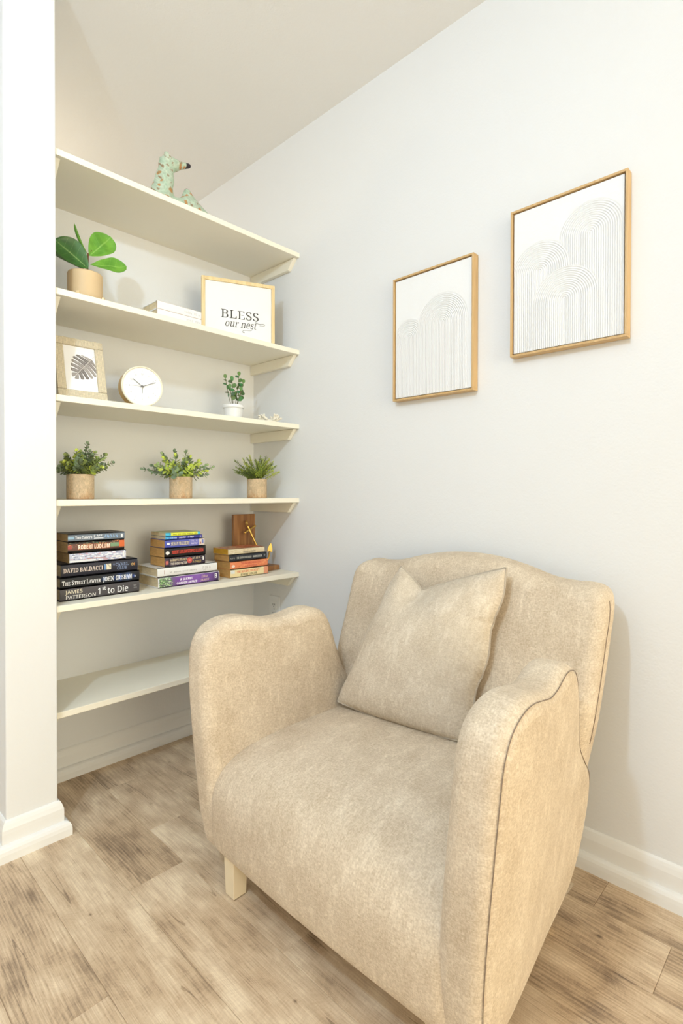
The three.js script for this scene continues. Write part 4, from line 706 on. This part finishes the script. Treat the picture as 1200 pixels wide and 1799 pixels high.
{
  // small plant with round leaves in a white pot
  const t = thing('potted_round_leaf_plant', 'small round leaved plant in a white tapered pot', 'plant', [-.232, 1.2852, .175]), r = rng(404);
  obj('pot', lathe([[0, .0003], [.032, .0003], [.034, .003], [.0385, .054], [.0425, .0545], [.0435, .057], [.0438, .066], [.042, .068], [.0395, .066], [.038, .058], [0, .058]], 44), std({ color: rgb(240, 240, 240), roughness: .35 }), t);
  obj('soil', lathe([[0, .0625], [.0392, .061]], 28), M.soil, t);
  const leafM = std({ vertexColors: true, roughness: .5, side: THREE.DoubleSide }), stemM = std({ color: rgb(112, 110, 78), roughness: .8 });
  const stems = [[-.040, .105, .01], [-.018, .100, .02], [.002, .105, -.012], [.022, .128, .004], [.036, .098, .012], [.044, .086, -.012], [-.030, .066, .026], [.014, .062, .030]];
  const gs = [];
  for (const [dx, h, dz] of stems) {
    const b = V(dx * .3, .062, dz * .3), e = V(dx * 1.1, .062 + h, dz), cv = new THREE.QuadraticBezierCurve3(b, V(dx * .8, .062 + h * .45, dz * .8), e); gs.push(new THREE.TubeGeometry(cv, 10, .0011, 6));
    const n = Math.round(h / .022);
    for (let k = 0; k < n; k++) {
      const f = .28 + .72 * (k + .5) / n, p = cv.getPoint(f), a = k * 2.6 + r() * 6, out = V(Math.cos(a), .45 + .3 * r(), Math.sin(a) * .8), s = .021 * mix(1.15, .8, f) * (.85 + .3 * r()), c = lin(62 + 34 * r(), 104 + 34 * r(), 58 + 20 * r());
      obj('leaf', colored(aim(leafGeo(s, s * .86, { nu: 4, nv: 7, tip: .45, bend: .3, cup: .18 }), p, out, V(-.5 + r() * .6, .5, 1)), () => c), leafM, t);
    }
    const c = lin(78 + 24 * r(), 122 + 24 * r(), 70); obj('leaf', colored(aim(leafGeo(.019, .014, { nu: 4, nv: 7, tip: .5, bend: .2 }), e, V(dx * 4, 1, dz), toCam), () => c), leafM, t);
  }
  obj('stems', gs, stemM, t);
}
{
  // white coral
  const t = thing('coral_ornament', 'white branching coral lying at the wall end of a shelf', 'ornament', [-.092, 1.2852, .262]), r = rng(512), gs = [];
  const grow = (p, d, len, rad, lv) => { const e = p.clone().addScaledVector(d, len); if (e.y < rad) e.y = rad * .9; gs.push(bar(p, e, rad, rad * .75, 6)); gs.push(new THREE.IcosahedronGeometry(rad * .95, 1).translate(e.x, e.y, e.z)); if (lv) for (let k = 0; k < 3; k++) grow(e, d.clone().add(V((r() - .5) * 1.7, (r() - .25) * 1.1, (r() - .5) * 1.3)).normalize(), len * (.6 + .3 * r()), rad * .82, lv - 1); };
  for (let i = 0; i < 7; i++) { const a = i * .9; grow(V(Math.cos(a) * .012 - .02, .006, Math.sin(a) * .010), V(Math.cos(a) * 1.1 + .25, .42 - .1 * i % .3, Math.sin(a) * .55).normalize(), .017, .0050, 2); }
  gs.push(new THREE.SphereGeometry(.018, 14, 10).scale(1.6, .42, 1).translate(-.018, .0076, 0));
  obj('branches', gs, std({ color: rgb(240, 234, 220), roughness: .9 }), t);
}
{
  // reclining spotted animal, weathered green finish
  const bones = [
    [[-.005, .028, 0], .030, [.045, .034, 0], .034], [[.045, .034, 0], .034, [.105, .050, -.002], .042], [[.105, .050, -.002], .042, [.172, .032, -.004], .034], [[.098, .080, -.004], .022, [.100, .122, -.006], .009], [[.104, .108, -.006], .012, [.165, .058, -.006], .018],
    [[-.014, .026, .002], .037, [-.006, .075, .004], .0325], [[-.006, .075, .004], .0325, [.004, .125, .006], .0275], [[.004, .125, .006], .0275, [.008, .168, .008], .0215],
    [[.006, .182, .008], .0175, [.034, .186, .012], .0165], [[.034, .186, .012], .0165, [.092, .206, .018], .0085], [[.008, .196, -.008], .007, [.000, .206, -.012], .0045], [[.008, .196, .022], .0075, [-.001, .207, .027], .005],
    [[-.03, .014, .03], .013, [.05, .013, .046], .012], [[.05, .014, .046], .012, [-.02, .012, .060], .010], [[.10, .030, .03], .022, [.06, .014, .06], .012],
  ];
  const R = 88, half = .150, c = V(.05, .105, .012), mc = new MarchingCubes(R, new THREE.MeshBasicMaterial(), false, false, 120000);
  const seg = bones.map(([a, ra, b, rb2]) => ({ a: V(...a), ra, b: V(...b), rb: rb2 }));
  const P = V(0, 0, 0), q = V(0, 0, 0);
  for (let z = 0; z < R; z++) for (let y = 0; y < R; y++) for (let x = 0; x < R; x++) {
    P.set(c.x + (x - R / 2) / (R / 2) * half, c.y + (y - R / 2) / (R / 2) * half, c.z + (z - R / 2) / (R / 2) * half);
    let s = 0; const K = 130;
    for (const b of seg) { q.copy(b.b).sub(b.a); const t = clamp(P.clone().sub(b.a).dot(q) / q.lengthSq()), d = P.distanceTo(q.multiplyScalar(t).add(b.a)) - mix(b.ra, b.rb, t); s += Math.exp(-K * Math.min(d, .12)); }
    mc.field[x + y * R + z * R * R] = Math.max(-.2, Math.min(.2, Math.log(s) / K));
    if (P.y < .0008) mc.field[x + y * R + z * R * R] = Math.min(mc.field[x + y * R + z * R * R], P.y - .0008);
  }
  mc.isolation = 0; mc.update();
  const n = mc.count, pos = new Float32Array(n * 3); for (let i = 0; i < n; i++) { pos[3 * i] = mc.positionArray[3 * i] * half + c.x; pos[3 * i + 1] = mc.positionArray[3 * i + 1] * half + c.y; pos[3 * i + 2] = mc.positionArray[3 * i + 2] * half + c.z; }
  let g = new THREE.BufferGeometry(); g.setAttribute('position', new THREE.BufferAttribute(pos, 3)); g = mergeVertices(g, 1e-5); g.computeVertexNormals(); g.setAttribute('uv', new THREE.BufferAttribute(new Float32Array(g.attributes.position.count * 2), 2));
  const r = rng(66), spots = []; const gp = g.attributes.position;
  for (let tries = 0; spots.length < 46 && tries < 4000; tries++) { const i = Math.floor(r() * gp.count), s = V(gp.getX(i), gp.getY(i), gp.getZ(i)); if (s.y > .185 && s.x > .02) continue; if (spots.every((o) => o.p.distanceTo(s) > .020)) spots.push({ p: s, r: .0052 + .0046 * r(), e: .7 + .7 * r() }); }
  for (const s of [[.058, .183, .022], [.072, .190, .022], [.035, .203, .012]]) spots.push({ p: V(...s), r: .006, e: 1 });
  colored(g, (x, y, z) => {
    let k = 9; for (const s of spots) { const d = Math.hypot((x - s.p.x) * s.e, (y - s.p.y) / s.e, z - s.p.z) / s.r; if (d < k) k = d; }
    const w = vn(x * 260, y * 260 + z * 190, 601), w2 = fbm(x * 90 + 7, y * 90 + z * 70, 603, 0, 0, 3); let col = [186, 202, 180].map((v, i) => v + (w - .5) * 30 + (w2 - .5) * [44, 20, 30][i]);
    if (k < 1 + .35 * (w - .5)) col = [186 + 30 * (w - .5), 138 + 24 * (w2 - .5), 84];
    if (x > .078 && y > .17) col = [52, 46, 50]; if (w2 > .70) col = [150, 128, 96];
    return lin(...col.map((v) => clamp(v, 0, 255)));
  });
  const t = thing('animal_figurine', 'seated giraffe figurine with pale green finish and brown spots', 'figurine', [-.545, 1.9985, .19]);
  obj('body', g, std({ vertexColors: true, roughness: .7 }), t);
  obj('mane', tube([V(.092, .125, -.004), V(.100, .1318, -.006), V(.112, .122, -.006), V(.140, .0985, -.006), V(.172, .070, -.006)], .0036, 30, 7), std({ color: rgb(66, 54, 48), roughness: .8 }), t);
  const eye = std({ color: rgb(30, 24, 22), roughness: .2 }); for (const s of [-1, 1]) obj('eye', new THREE.SphereGeometry(.0026, 10, 8).translate(.030, .194, .012 + s * .0145), eye, t);
}
scene.traverse((o) => { if (o.isMesh) { o.castShadow = true; o.receiveShadow = true; } });
console.log('all done');
renderer.render(scene, camera);
